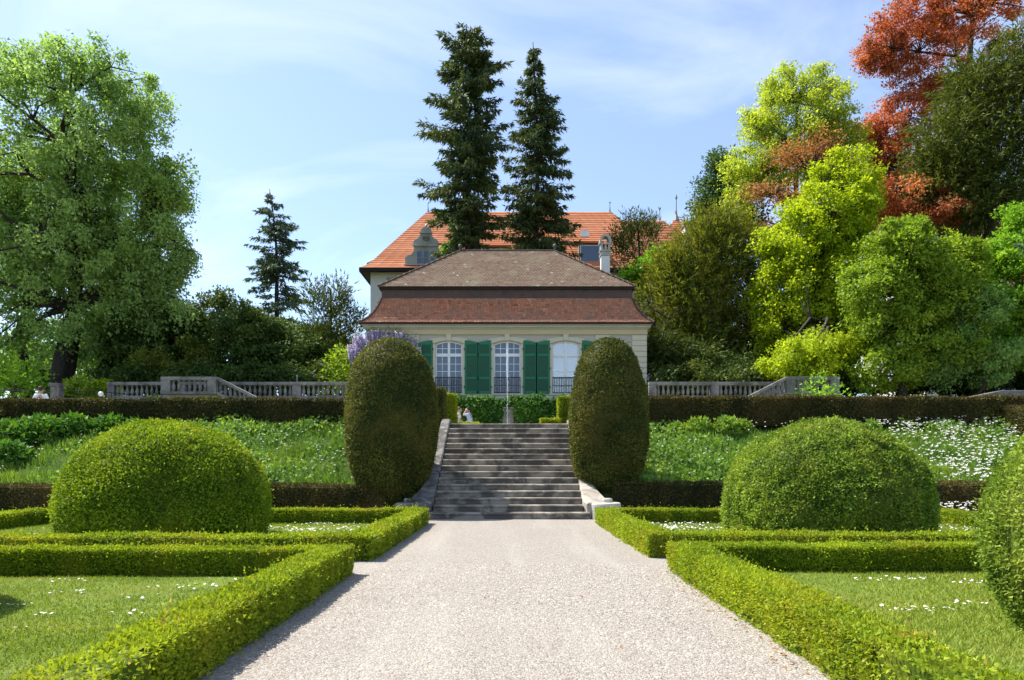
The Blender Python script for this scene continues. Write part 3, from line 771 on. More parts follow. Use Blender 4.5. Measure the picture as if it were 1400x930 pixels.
for cx_, cy_ in fc:
    if cx_ + rb.normal(0, .6) < 11.6 + (24.6 - cy_) * .1: continue
    for _ in range(rb.randint(3, 8)):
        x, y = cx_ + rb.normal(0, .16), cy_ + rb.normal(0, .16); pts.append((min(x, 16.4), y, float(bank_z(x, y)) + rb.uniform(.22, .45)))
blossoms('white_blossoms', pts, 0.045, 3, M['petal'], 'drift of white blossoms on the bank against the sloping yew hedge')
pts = [(x, y, rb.uniform(.22, .45)) for x, y in zip(rb.uniform(10.4, 13.2, 150), rb.uniform(18.0, 19.1, 150))]
blossoms('white_blossoms', pts, 0.04, 4, M['petal'], 'white blossoms in front of the low yew hedge beside the olive dome')
pts = flower_pts(rb, 120, lambda: (rb.uniform(-8, -3.9), rb.uniform(20.3, 24.5))) + flower_pts(rb, 60, lambda: (rb.uniform(-16, -8), rb.uniform(20.3, 24.2)))
blossoms('pale_narcissi', pts, 0.036, 6, M['petal'], 'scattered pale narcissi on the bank behind the smooth dome')
pts = flower_pts(rb, 90, lambda: (rb.uniform(3.6, 9.5), rb.uniform(20.5, 24.5)))
blossoms('pale_narcissi', pts, 0.036, 7, M['petal'], 'scattered pale narcissi on the bank behind the olive dome')

def leafy_clump(name, x, y, z, rad, h, n, ll, mat, seed, label, cat, group=None, lw=.6):
    r = R(seed)
    u = r.normal(size=(n, 3)); u = unit(u); u[:, 2] = np.abs(u[:, 2])
    q = r.uniform(.25, 1, n) ** .5
    P = np.stack([x + u[:, 0] * rad * q, y + u[:, 1] * rad * q, z + u[:, 2] * h * q], 1)
    P += (nz(P, 5, seed) * .12 * rad)[:, None] * u
    D = unit(u * .8 + r.normal(size=(n, 3)) * .6 - [0, 0, .15]); N = unit(np.array([0, 0, .8]) + u * .4 + r.normal(size=(n, 3)) * .6)
    L = ll * r.uniform(.6, 1.3, n)
    rnd = np.clip(.5 + nz(P, 4, seed + 1) * .25 + r.normal(0, .2, n), 0, 1)
    root = empty(name, (x, y, z)); tag(root, label, cat, group)
    o = leaves('foliage', P - [x, y, z], D, N, L, L * lw, rnd, mat, root)
    s = MB()
    for _ in range(7):
        a = r.uniform(0, 6.28); e = r.uniform(.3, .7) * rad
        s.tube([(0, 0, -.05), (e * .4 * math.cos(a), e * .4 * math.sin(a), h * .4), (e * math.cos(a), e * math.sin(a), h * .8)], [.02 * rad + .006, .015 * rad + .004, .004], 4)
    s.build('stem', M['twig'], root)
    return root
for i, (px, py, Y, rad, h) in enumerate([(20, 612, 23.2, .9, .9), (62, 606, 23.6, .85, .9), (105, 594, 24.1, .7, .75), (150, 590, 24.3, .65, .62), (12, 640, 22.0, .7, .65), (185, 588, 24.45, .35, .4)]):
    p = W(px, py, Y)
    leafy_clump('leafy_perennial', p[0], Y, float(bank_z(p[0], Y)) - .02, rad, h, int(900 * rad / .7), .17, M['vine'], 700 + i, ['bushy large leaved perennial at the corner of the sloping yew hedge', 'tallest bushy perennial against the dark hedge below the person in white', 'bushy perennial against the dark hedge below the globe lamp', 'last broad bushy perennial before the smooth dome hides the hedge', 'lower bushy perennial downhill of the others on the bank', 'smallest leafy perennial against the dark hedge just above the smooth dome'][i], 'perennial', 'leafy perennials on the bank behind the smooth dome')
for i, (px, Y, rad, h) in enumerate([(925, 24.2, .35, .4), (955, 24.2, .5, .62), (992, 24.2, .55, .66), (1015, 24.3, .4, .45), (1192, 24.3, .3, .42)]):
    leafy_clump('leafy_perennial', (px - 700) / F * Y, Y, float(bank_z(0, Y)) - .02, rad, h, int(800 * rad / .5), .13, M['bank'], 720 + i, ['small leafy perennial on the bank beside the egg shaped yew', 'leafy perennial on the bank below the pier of the pale balustrade', 'largest leafy perennial on the bank behind the olive dome', 'low leafy perennial where the olive dome meets the dark hedge', 'small leafy perennial beside the white blossoms above the olive dome'][i], 'perennial', 'leafy perennials on the bank behind the olive dome')

# ------------------------------------------------------------------ stone staircase
SX0, SX1 = -2.03, 1.83
stair = empty('stone_staircase', (0, ST_Y, 0)); tag(stair, 'broad weathered stone staircase with sloping side walls and round end blocks', 'staircase')
rs = R(12)
def step_obj(k):
    z0, z1 = k * ST_RISE, (k + 1) * ST_RISE
    y0 = k * ST_TREAD + rs.normal(0, .006)
    x0, x1 = (SX0 - .16, SX1 + .14) if k == 0 else (SX0, SX1)
    # front profile with a worn rounded nosing
    nb = 5; rad = .038
    prof = [(y0 + .03, z0 - .06), (y0 + .03, z1 - .075), (y0 + .012, z1 - .065)]
    for j in range(nb):
        t = math.pi - j * (math.pi / 2) / (nb - 1)
        prof.append((y0 + rad + rad * math.cos(t), z1 - rad + rad * math.sin(t)))
    prof += [(y0 + .62, z1), (y0 + .62, z0 - .06)]
    nseg = 22; mb = MB(); n = len(prof)
    xs = np.linspace(x0, x1, nseg)
    for i, x in enumerate(xs):
        w = rs.normal(0, .006)
        for j, (y, z) in enumerate(prof):
            e = w if 1 <= j <= 7 else 0
            mb.v.append((x, y + e, z - abs(e) * .5 * (3 <= j <= 8)))
    for i in range(nseg - 1):
        for j in range(n):
            mb.f.append((i*n + j, i*n + (j+1) % n, (i+1)*n + (j+1) % n, (i+1)*n + j)); mb.m.append(0)
    mb.f.append(tuple(reversed(range(n)))); mb.f.append(tuple((nseg-1)*n + j for j in range(n))); mb.m += [0, 0]
    mb.build('step', M['step'], stair)
for k in range(NST): step_obj(k)
# sloping side walls, flaring out at the foot into a round block
def cheek(sgn, xin):
    mb = MB(); ns = 26
    run = NST * ST_TREAD
    for i in range(ns):
        t = i / (ns - 1)
        y = 0.24 + t * (run - .01)
        ztop = max(0.40, (y / ST_TREAD + .75) * ST_RISE + .10)
        ztop = min(ztop, ST_TOP + .17)
        fl = max(0, 1 - (y - .24) / 1.7)
        wd = .30 + .48 * fl ** 1.7
        xi = xin + sgn * (.012 + (.16 * max(0, 1 - y / .5) if y < .5 else 0))
        xo = xin + sgn * wd
        ji = rs.normal(0, .006)
        for x, z in ((xi, -.06), (xi, ztop - .03 + ji), (xi + sgn * .03, ztop + ji), (xo - sgn * .03, ztop + ji), (xo, ztop - .03 + ji), (xo, -.06)):
            mb.v.append((x, y, z))
    n = 6
    for i in range(ns - 1):
        for j in range(n):
            mb.f.append((i*n + j, i*n + (j+1) % n, (i+1)*n + (j+1) % n, (i+1)*n + j)); mb.m.append(0)
    mb.f.append(tuple(range(n))); mb.f.append(tuple((ns-1)*n + j for j in reversed(range(n)))); mb.m += [0, 0]
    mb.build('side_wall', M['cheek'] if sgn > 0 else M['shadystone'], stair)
    d = MB(); cx_ = xin + sgn * .58
    d.lathe([(.40, -.06), (.40, .36), (.385, .395), (.36, .41)], 36, cx_, .36)
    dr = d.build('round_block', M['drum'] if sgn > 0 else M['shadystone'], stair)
    c = MB(); c.lathe([(.13, .40), (.13, .49), (.11, .515), (.06, .52)], 20, cx_ + sgn * .06, .42)
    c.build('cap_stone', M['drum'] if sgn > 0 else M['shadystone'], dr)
cheek(-1, SX0); cheek(1, SX1)

# ------------------------------------------------------------------ retaining wall, vine, fountain
wall = empty('retaining_wall', (0, 36, ST_TOP)); tag(wall, 'retaining wall carrying the pavilion terrace, mostly covered by climbing leaves', 'wall')
w = MB(); w.box(-24, 26, 0, .45, -.2, UP - ST_TOP - .12); w.build('wall_face', M['wallstone'], wall)
w = MB(); w.box(-24, 26, -.06, .5, UP - ST_TOP - .12, UP - ST_TOP + .02); w.build('coping', M['balus'], wall, bevel=.02)
w = MB(); w.box(-.47, .09, -.22, -.002, -.1, 1.5); w.build('pier', M['wallstone'], wall, bevel=.02)
def vine():
    r = R(91); n = 9000
    x = r.uniform(-3.6, 3.1, n); z = ST_TOP + r.uniform(0, 1, n) ** .8 * 2.1
    g = (np.abs(x + .19) < .30 + .06 * np.sin(z * 9)) & (z < ST_TOP + 1.62 + .12 * np.sin(x * 14))
    x, z = x[~g], z[~g]; n = len(x)
    top = ST_TOP + 2.05 + .10 * np.sin(x * 2.1) + .10 * np.sin(x * 5.3 + 1)
    z = np.minimum(z, top - r.exponential(.12, n))
    P = np.stack([x, 35.78 - np.abs(r.normal(0, .13, n)) - .1 * (1 + np.sin(x * 3 + z * 4)) * .5, z], 1)
    D = unit(np.stack([r.normal(0, .7, n), -np.abs(r.normal(.5, .4, n)), r.normal(-.3, .7, n)], 1))
    N = unit(np.stack([r.normal(0, .5, n), -np.ones(n) * .7, r.normal(.8, .5, n)], 1))
    L = r.uniform(.10, .20, n)
    root = empty('wall_vine', (-.2, 35.8, ST_TOP)); tag(root, 'dense green climbing vine on the wall below the pavilion windows', 'vine')
    leaves('foliage', P - [-.2, 35.8, ST_TOP], D, N, L, L * .75, np.clip(.5 + nz(P, 3, 92) * .25 + r.normal(0, .2, n), 0, 1), M['vine'], root)
    s = MB()
    for q in np.linspace(-3.2, 2.9, 12):
        if abs(q) < .5: q += .8
        s = MB(); s.tube([(q, .1, -.05), (q + r.normal(0, .15), .08, .8), (q + r.normal(0, .3), .08, 1.8)], [.035, .025, .01], 5)
        s.build('stem', M['twig'], root)
vine()

m, nt = new_mat('falling_water')
p = nd(nt, 'ShaderNodeBsdfPrincipled'); p.inputs['Base Color'].default_value = (.92, .95, .98, 1); p.inputs['Roughness'].default_value = .25; p.inputs['Alpha'].default_value = .5; p.inputs['Specular IOR Level'].default_value = .6
o_ = nd(nt, 'ShaderNodeOutputMaterial'); nt.links.new(p.outputs[0], o_.inputs[0]); M['jet'] = m
M['pool'] = plain('pool_water', (.03, .05, .05), .05, .8, .2)
ft = empty('garden_fountain', (-.2, 31.0, ST_TOP)); tag(ft, 'low round stone fountain basin with one tall thin water jet', 'fountain')
b = MB(); b.lathe([(1.75, -.05), (1.75, .06), (1.80, .10), (1.80, .20), (1.55, .20), (1.50, .08), (1.5, .02)], 40); b.build('basin', M['drum'], ft, bevel=0)
b = MB(); b.lathe([(1.51, .10), (1.5, .13)], 40); b.build('water_surface', M['pool'], ft)
b = MB(); b.lathe([(.16, 0), (.14, .2), (.05, .26), (.03, .34)], 16); b.build('nozzle', M['zinc'], ft)
b = MB(); rj = R(3); pts, rad = [], []
for t in np.linspace(0, 1, 60):
    pts.append((rj.normal(0, .008) + .012 * math.sin(t * 30) * t, rj.normal(0, .008), .3 + t * 3.27)); rad.append(max(.006, .010 + .018 * t ** 2 + rj.normal(0, .008 * t)))
b.tube(pts, rad, 7)
for _ in range(80):                        # drops falling beside the jet
    z = .4 + 3.2 * rj.uniform(0, 1); a = rj.normal(0, .03); q = rj.uniform(.005, .012)
    b.lathe([(.001, z - q * 1.6), (q, z), (.001, z + q * 2)], 5, .05 + a, rj.normal(0, .05))
b.build('water_jet', M['jet'], ft)

# ------------------------------------------------------------------ balustrades
def baluster_mesh():
    mb = MB()
    mb.box(-.075, .075, -.075, .075, 0, .05)
    mb.lathe([(.05, .05), (.062, .07), (.045, .09), (.07, .14), (.083, .21), (.075, .28), (.048, .38), (.038, .45), (.058, .475), (.04, .50)], 10)
    mb.box(-.07, .07, -.07, .07, .50, .55)
    me = mb.mesh('baluster'); me.materials.append(M['balus']); return me
BAL = baluster_mesh()
def balustrade(label, x0, x1, y, z0, z1=None, piers=(), spacing=.245, ends=(.34, .34), finial=None, group=None):
    """runs along x; z0/z1 = level of its foot at both ends"""
    z1 = z0 if z1 is None else z1
    root = empty('balustrade', (x0, y, z0)); tag(root, label, 'balustrade', group)
    sl = (z1 - z0) / (x1 - x0); Ln = x1 - x0
    def bar(name, a, b, za, zb, hy):
        mb = MB(); mb.prism([(a, za + sl * a), (b, za + sl * b), (b, zb + sl * b), (a, zb + sl * a)], 'y', -hy, hy); mb.build(name, M['balus'], root, bevel=.012)
    bar('plinth', 0.002, Ln - .002, -.02, .10, .14); bar('coping', -.01, Ln + .01, .65, .80, .16)
    stops = sorted([(0, ends[0]), (Ln, ends[1])] + [(p - x0, .42) for p in piers])
    for k, (c, wd) in enumerate(stops):
        a, b = (c, c + wd) if c == 0 else ((c - wd, c) if c == Ln else (c - wd / 2, c + wd / 2))
        mb = MB(); mb.prism([(a, .101 + sl * a), (b, .101 + sl * b), (b, .649 + sl * b), (a, .649 + sl * a)], 'y', -.135, .135); mb.build('pier', M['balus'], root, bevel=.01)
        if finial is not None and abs(c - (finial - x0)) < .05:
            f = MB(); f.lathe([(.05, .80), (.035, .86), (.03, 1.02), (.055, 1.06), (.05, 1.13), (.01, 1.16)], 10, c, 0); f.build('finial', M['balus'], root)
    edges = [(0 if s[0] == 0 else (s[0] - s[1] if s[0] == Ln else s[0] - s[1] / 2), s[1]) for s in stops]
    spans = [(edges[k][0] + edges[k][1], edges[k + 1][0]) for k in range(len(edges) - 1)]
    for a, b in spans:
        n = max(1, int(round((b - a) / spacing)) - 0)
        for q in range(n):
            t = a + (q + .5) * (b - a) / n
            o = bpy.data.objects.new('baluster', BAL); link(o, root); o.location = (t, 0, .10 + sl * t)
    return root
BZ = UP + .02
balustrade('far grey stone balustrade running from its pier with a finial to the pavilion', -16.4, -7.9, 36.15, BZ, piers=(-10.62,), finial=-10.62)
balustrade('short grey stone balustrade beside the white globe lamp', -19.95, -16.85, 36.15, BZ)
balustrade('stone balustrade of the projecting stair landing, small shrubs at its foot', -16.5, -13.9, 34.5, BZ + .05, ends=(.42, .42))
balustrade('stone balustrade sloping down from the landing with small shrubs', -13.88, -11.5, 34.5, BZ + .05, BZ - 1.15, ends=(.03, .3), spacing=.235)
balustrade('pale stone balustrade joining the pavilion corner, dark yews behind it', 6.75, 14.4, 36.15, BZ, piers=(10.0,), ends=(.36, .36))
balustrade('stone stair balustrade rising under the yellow green tree', 10.9, 12.9, 34.5, BZ - .95, BZ + .05, ends=(.3, .03), spacing=.235)
balustrade('stone landing balustrade half hidden under the yellow green tree', 12.92, 15.4, 34.5, BZ + .05, ends=(.42, .42))
def landing(x0, x1, xs, label):
    root = empty('stone_landing', (x0, 35.2, ST_TOP)); tag(root, label, 'steps')
    h = BZ + .03 - ST_TOP
    mb = MB(); mb.box(0, x1 - x0, -.55, .78, -.2, h); mb.build('landing_block', M['wallstone'], root)
    n = 7; d = (xs - (x1 if xs > x1 else x0)) / n
    for k in range(n):
        a = (x1 if xs > x1 else x0) - x0 + k * d; q = sorted((a, a + d))
        mb = MB(); mb.box(q[0] + .002, q[1] - .002, -.5, .74, -.2, h - (k + 1) * h / (n + 1)); mb.build('step', M['wallstone'], root)
landing(-16.5, -13.9, -11.5, 'stone steps and landing below the balustrade that slopes down')
landing(12.9, 15.4, 10.9, 'stone steps and landing under the yellow green tree')

# stone posts with a thin rail, globe lamp
post = empty('stone_post', (-21.15, 34.0, ST_TOP)); tag(post, 'square grey stone post with a cap by the person in white', 'post')
mb = MB(); mb.box(-.2, .2, -.2, .2, -.05, 2.32); mb.build('shaft', M['balus'], post, bevel=.02)
mb = MB(); mb.box(-.25, .25, -.25, .25, 2.32, 2.46); mb.build('cap', M['balus'], post, bevel=.02)
rail = empty('iron_railing', (-20.9, 34.0, ST_TOP)); tag(rail, 'thin iron railing between the stone post and the short balustrade', 'railing')
for z in (2.15, 1.6):
    mb = MB(); mb.tube([(0, 0, z), (1.6, 1.0, z), (2.3, 2.0, z)], [.018] * 3, 6); mb.build('rail', M['iron'], rail)
for t in (.6, 1.7):
    mb = MB(); mb.tube([(t, t * .62, -.05), (t, t * .62, 2.15)], [.02, .02], 6); mb.build('upright', M['iron'], rail)
rail = empty('iron_railing', (-30, 34.0, ST_TOP)); tag(rail, 'thin iron railing under the big linden tree', 'railing')
for z in (2.15, 1.6):
    mb = MB(); mb.tube([(0, 0, z), (8.35, 0, z)], [.018] * 2, 6); mb.build('rail', M['iron'], rail)
for t in (.2, 2.2, 4.2, 6.2):
    mb = MB(); mb.tube([(t, 0, -.05), (t, 0, 2.15)], [.02, .02], 6); mb.build('upright', M['iron'], rail)
p = W(138, 539, 33.5)
lamp = empty('garden_lamp', (p[0], 33.5, ST_TOP)); tag(lamp, 'white globe garden lamp on a thin dark post', 'lamp')
mb = MB(); mb.tube([(0, 0, -.03), (0, 0, p[2] - ST_TOP - .08)], [.03, .025], 8); mb.build('post', M['iron'], lamp)
mb = MB(); mb.lathe([(.02, -.11), (.07, -.09), (.11, -.03), (.115, .02), (.09, .08), (.05, .11), (.01, .118)], 16, 0, 0)
gl = mb.build('globe', M['white'], lamp, smooth=True); gl.location = (0, 0, p[2] - ST_TOP)

# stone parapet at the end of the right hedge
par = empty('stone_parapet', (16.6, 27.2, ST_TOP)); tag(par, 'weathered stone parapet with a pale sloping cheek at the hedge end', 'parapet')
mb = MB(); mb.box(.3, 4.5, 0, .5, -.2, 1.10); mb.build('wall_face', M['wallstone'], par)
mb = MB(); mb.prism([(.2, 1.10), (.9, 1.22), (4.6, 1.26), (4.6, 1.42), (1.6, 1.42), (.2, 1.14)], 'y', -.08, .55); mb.build('coping', M['balus'], par, bevel=.02)
mb = MB(); mb.prism([(-.6, -.3), (-.6, .98), (-4.2, -.6), (-4.2, -1.9)], 'x', 1.05, 1.42); mb.build('sloping_cheek', M['drum'], par, bevel=.02)

# ------------------------------------------------------------------ garden pavilion
PX, PY = -0.28, 39.7                   # axis and facade plane
HW = 7.53                              # half width
ER = 44.36                             # ridge distance
PD = 2 * (ER - 39.3)                   # depth eave to eave
pav = empty('garden_pavilion', (PX, PY, UP)); tag(pav, 'low stone garden pavilion with green shutters under a flared brown tiled roof', 'house')
def Z(z): return z - UP
FW = 1.47                              # window width
WX = [-3.15, 0.02, 3.20]
ZB, ZT, ZA = Z(5.35), Z(8.02), Z(8.20) # sill, springing, crown of the arch
def arch(x0, x1, zs, za, n=9):
    return [(x0 + (x1 - x0) * k / n, zs + (za - zs) * (1 - (2 * k / n - 1) ** 2)) for k in range(n + 1)]
# wall with openings (front), sides and back
mb = MB()
xs = [-HW]
for wx in WX: xs += [wx - FW / 2, wx + FW / 2]
xs.append(HW)
ZW = Z(8.9)
for k in range(0, len(xs), 2): mb.box(xs[k], xs[k + 1], 0, .3, 0, ZW)
for wx in WX:
    a, b_ = wx - FW / 2, wx + FW / 2
    mb.box(a, b_, 0.001, .299, 0, ZB - .001)
    top = arch(a, b_, ZT, ZA)
    mb.prism(top + [(b_, ZW), (a, ZW)], 'y', 0.001, .299)
D_ = PD - .7
mb.box(-HW, -HW + .3, .301, D_, 0, ZW); mb.box(HW - .3, HW, .301, D_, 0, ZW); mb.box(-HW + .301, HW - .301, D_ - .3, D_, 0, ZW)
mb.build('wall', M['panel'], pav)
mb = MB(); mb.box(-HW - .04, HW + .04, -.07, -.002, 0, Z(5.22)); mb.build('plinth', M['cornice'], pav, bevel=.015)
mb = MB(); mb.box(-HW + .35, HW - .35, 2.0, 2.1, .2, ZW - .1); mb.build('inner_partition', M['dark_in'], pav)
# quoins at the corners and beside the window group
QH = .298
qm = {}
def quoin(x0, x1, k, side=False):
    key = (round(x1 - x0, 3))
    if key not in qm:
        b2 = MB(); b2.box(-(x1 - x0) / 2, (x1 - x0) / 2, -.075, -.003, .008, QH - .008)
        o = b2.build('quoin_block', M['sand'], pav, bevel=.014); qm[key] = o.data
    else:
        o = link(bpy.data.objects.new('quoin_block', qm[key]), pav)
        bv = o.modifiers.new('bevel', 'BEVEL'); bv.width = .014; bv.segments = 2
    o.location = ((x0 + x1) / 2, 0, Z(5.24) + k * QH)
for x0, x1 in ((-HW - .05, -HW + .74), (HW - .74, HW + .05), (-5.55, -4.76), (4.80, 5.59)):
    for k in range(11): quoin(x0, x1, k)
# side quoins of the two visible ends
for s in (-1, 1):
    for k in range(11):
        b2 = MB(); xa = s * HW; b2.box(min(xa + s * .003, xa + s * .075), max(xa + s * .003, xa + s * .075), .0, .7, .008, QH - .008)
        o = b2.build('quoin_block', M['sand'], pav, bevel=.014); o.location = (0, 0, Z(5.24) + k * QH)
# recessed wall fields between the pilasters
for x0, x1 in ((-6.55, -5.75), (5.79, 6.55)):
    mb = MB(); mb.box(x0, x1, -.035, -.004, Z(5.6), Z(8.25)); mb.build('wall_field', M['panel'], pav, bevel=.012)
# frieze and cornice
mb = MB(); mb.box(-HW - .09, HW + .09, -.10, D_ + .10, Z(8.53), Z(8.82)); mb.build('frieze', M['frieze'], pav, bevel=.015)
mb = MB()
for k, (o1, z0, z1) in enumerate([(.16, 8.821, 8.88), (.24, 8.881, 9.0), (.32, 9.001, 9.10)]):
    mb.box(-HW - o1, HW + o1, -o1, D_ + o1, Z(z0), Z(z1))
mb.build('cornice', M['cornice'], pav, bevel=.015)

# windows
def window(wx, blind=False):
    w = empty('window', (wx, 0, 0)); w.parent = pav
    a, b_ = -FW / 2, FW / 2
    # stone surround
    s = MB()
    s.box(a - .13, a - .002, -.05, .02, ZB, ZT); s.build('jamb', M['sand'], w, bevel=.008)
    s = MB(); s.box(b_ + .002, b_ + .13, -.05, .02, ZB, ZT); s.build('jamb', M['sand'], w, bevel=.008)
    s = MB(); lo = arch(a - .13, b_ + .13, ZT + .02, ZA + .015)
    hi = [(x, z + .17) for x, z in arch(a - .32, b_ + .32, ZT + .10, ZA + .05)]
    s.prism(lo + hi[::-1], 'y', -.06, .02); s.build('lintel', M['sand'], w, bevel=.008)
    s = MB(); s.prism([(-.11, ZA - .0), (.11, ZA - .0), (.15, ZA + .36), (-.15, ZA + .36)], 'y', -.10, -.062); s.build('keystone', M['sand'], w, bevel=.01)
    s = MB(); s.box(a - .16, b_ + .16, -.10, .25, ZB - .12, ZB - .002); s.build('sill', M['cornice'], w, bevel=.01)
    # white frame
    f = MB(); y0, y1 = .12, .20
    f.box(a, a + .075, y0, y1, ZB, ZT - .0); f.box(b_ - .075, b_, y0, y1, ZB, ZT)
    top = arch(a, b_, ZT, ZA); topi = [(x, z - .075) for x, z in arch(a, b_, ZT, ZA)]
    f.prism(topi + top[::-1], 'y', y0 + .001, y1 - .001)
    f.build('frame', M['white'], w)
    f = MB(); f.box(-.065, .065, y0 - .01, y1 + .01, ZB, ZA - .03); f.build('centre_post', M['white'], w)
    ztr = Z(7.36)
    f = MB(); f.box(a, b_, y0 - .015, y1 + .015, ztr, ztr + .17); f.build('transom', M['white'], w)
    cols = [(a + .075, -.065), (.065, b_ - .075)]
    bars = MB()
    rows_lo = np.linspace(ZB, ztr, 6); rows_up = [ztr + .17, Z(7.80), None]
    for x0, x1 in cols:
        xm = (x0 + x1) / 2
        halves = [(x0, x1)] if blind else [(x0, xm - .014), (xm + .014, x1)]
        if not blind:
            bars.box(xm - .014, xm + .014, y0 + .01, y1 - .01, ZB, ztr - .001)
            bars.box(xm - .0135, xm + .0135, y0 + .01, y1 - .01, ztr + .171, ZA - .08)
            for z in rows_lo[1:-1]: bars.box(x0, x1, y0 + .012, y1 - .012, z - .014, z + .014)
            bars.box(x0, x1, y0 + .012, y1 - .012, Z(7.80) - .014, Z(7.80) + .014)
        else:
            bars.box(x0, x1, y0 + .012, y1 - .012, rows_lo[3] - .012, rows_lo[3] + .012)
        rl = [rows_lo[0], rows_lo[3], rows_lo[5]] if blind else rows_lo
        for h0, h1 in halves:
            for k in range(len(rl) - 1):
                g = MB(); g.box(h0, h1, .155, .165, rl[k] + .014, rl[k + 1] - .014); g.build('pane', M['glass'], w)
            if not blind:
                g = MB(); g.box(h0, h1, .155, .165, ztr + .171, Z(7.80) - .014); g.build('pane', M['glass'], w)
            zb0 = (ztr + .171) if blind else Z(7.80) + .014
            def zt(x): return ZT + (ZA - ZT) * (1 - (2 * (x - a) / FW - 1) ** 2) - .076
            g = MB(); g.prism([(h0, zb0), (h1, zb0), (h1, zt(h1)), ((h0 + h1) / 2, zt((h0 + h1) / 2)), (h0, zt(h0))], 'y', .155, .165); g.build('pane', M['glass'], w)
    bars.build('glazing_bars', M['white'], w)
    if blind:
        s = MB()
        s.box(a + .05, -.03, .20, .225, ZB, ZA - .1); s.box(.03, b_ - .05, .20, .225, ZB, ZA - .1)
        s.build('inner_shutter', M['blind'], w, bevel=.01)
        for o in list(w.children):
            if o.name.startswith('pane'): o.data.materials[0] = M['palepane']
    # iron railing
    rl = MB()
    rl.box(a + .01, b_ - .01, -.03, .0, ZB + .84, ZB + .885); rl.box(a + .01, b_ - .01, -.03, .0, ZB + .04, ZB + .07)
    rl.box(a + .01, b_ - .01, -.028, -.002, ZB + .42, ZB + .445)
    for x in np.linspace(a + .04, b_ - .04, 16): rl.box(x - .012, x + .012, -.026, -.004, ZB + .07, ZB + .84)
    rl.build('railing', M['iron'], w)
m, nt = new_mat('pale_window_glass')
tb = nd(nt, 'ShaderNodeBsdfTransparent'); gb = nd(nt, 'ShaderNodeBsdfGlossy'); gb.inputs['Roughness'].default_value = .05
mx = nd(nt, 'ShaderNodeMixShader'); mx.inputs[0].default_value = .22
nt.links.new(tb.outputs[0], mx.inputs[1]); nt.links.new(gb.outputs[0], mx.inputs[2])
o_ = nd(nt, 'ShaderNodeOutputMaterial'); nt.links.new(mx.outputs[0], o_.inputs[0]); M['palepane'] = m
for k, wx in enumerate(WX): window(wx, k == 2)
# folded back shutters
SW = .775
def shutter(xc, hinge):
    s = empty('shutter', (xc, -.055, 0)); s.parent = pav
    a, b_ = -SW / 2, SW / 2
    z0, zs, za = ZB + .0, ZT + .06, ZT + .20
    def ztop(x):
        t = (x - a) / SW
        t = t if hinge > 0 else 1 - t
        return zs + (za - zs) * math.sin(min(1, max(0, t)) * math.pi / 2)
    topc = [(x, ztop(x)) for x in np.linspace(a, b_, 7)]
    p_ = MB(); p_.prism([(a, z0), (b_, z0)] + topc[::-1], 'y', -.012, .012); p_.build('leaf', M['shutterpanel'], s)
    f = MB(); st = .095
    f.box(a, a + st, -.034, -.013, z0, ztop(a + st / 2) - .02); f.box(b_ - st, b_, -.034, -.013, z0, ztop(b_ - st / 2) - .02)
    f.prism([(a + st, zs - .10), (b_ - st, zs - .10)] + [(x, ztop(x) - .004) for x in np.linspace(b_ - st, a + st, 6)], 'y', -.034, -.013)
    for z in (ZB, ZB + .76, ZB + 2.02): f.box(a + st, b_ - st, -.034, -.013, z, z + .125)
    f.build('stile_frame', M['shutter'], s, bevel=.006)
    hg = MB()
    hx = b_ + .015 if hinge > 0 else a - .015
    for z in (ZB + .3, ZB + 1.3, ZB + 2.35): hg.box(hx - .03, hx + .03, -.05, -.0, z, z + .09)
    hg.build('hinge', M['iron'], s)
for wx in WX:
    shutter(wx - FW / 2 - .14 - SW / 2, 1); shutter(wx + FW / 2 + .14 + SW / 2, -1)

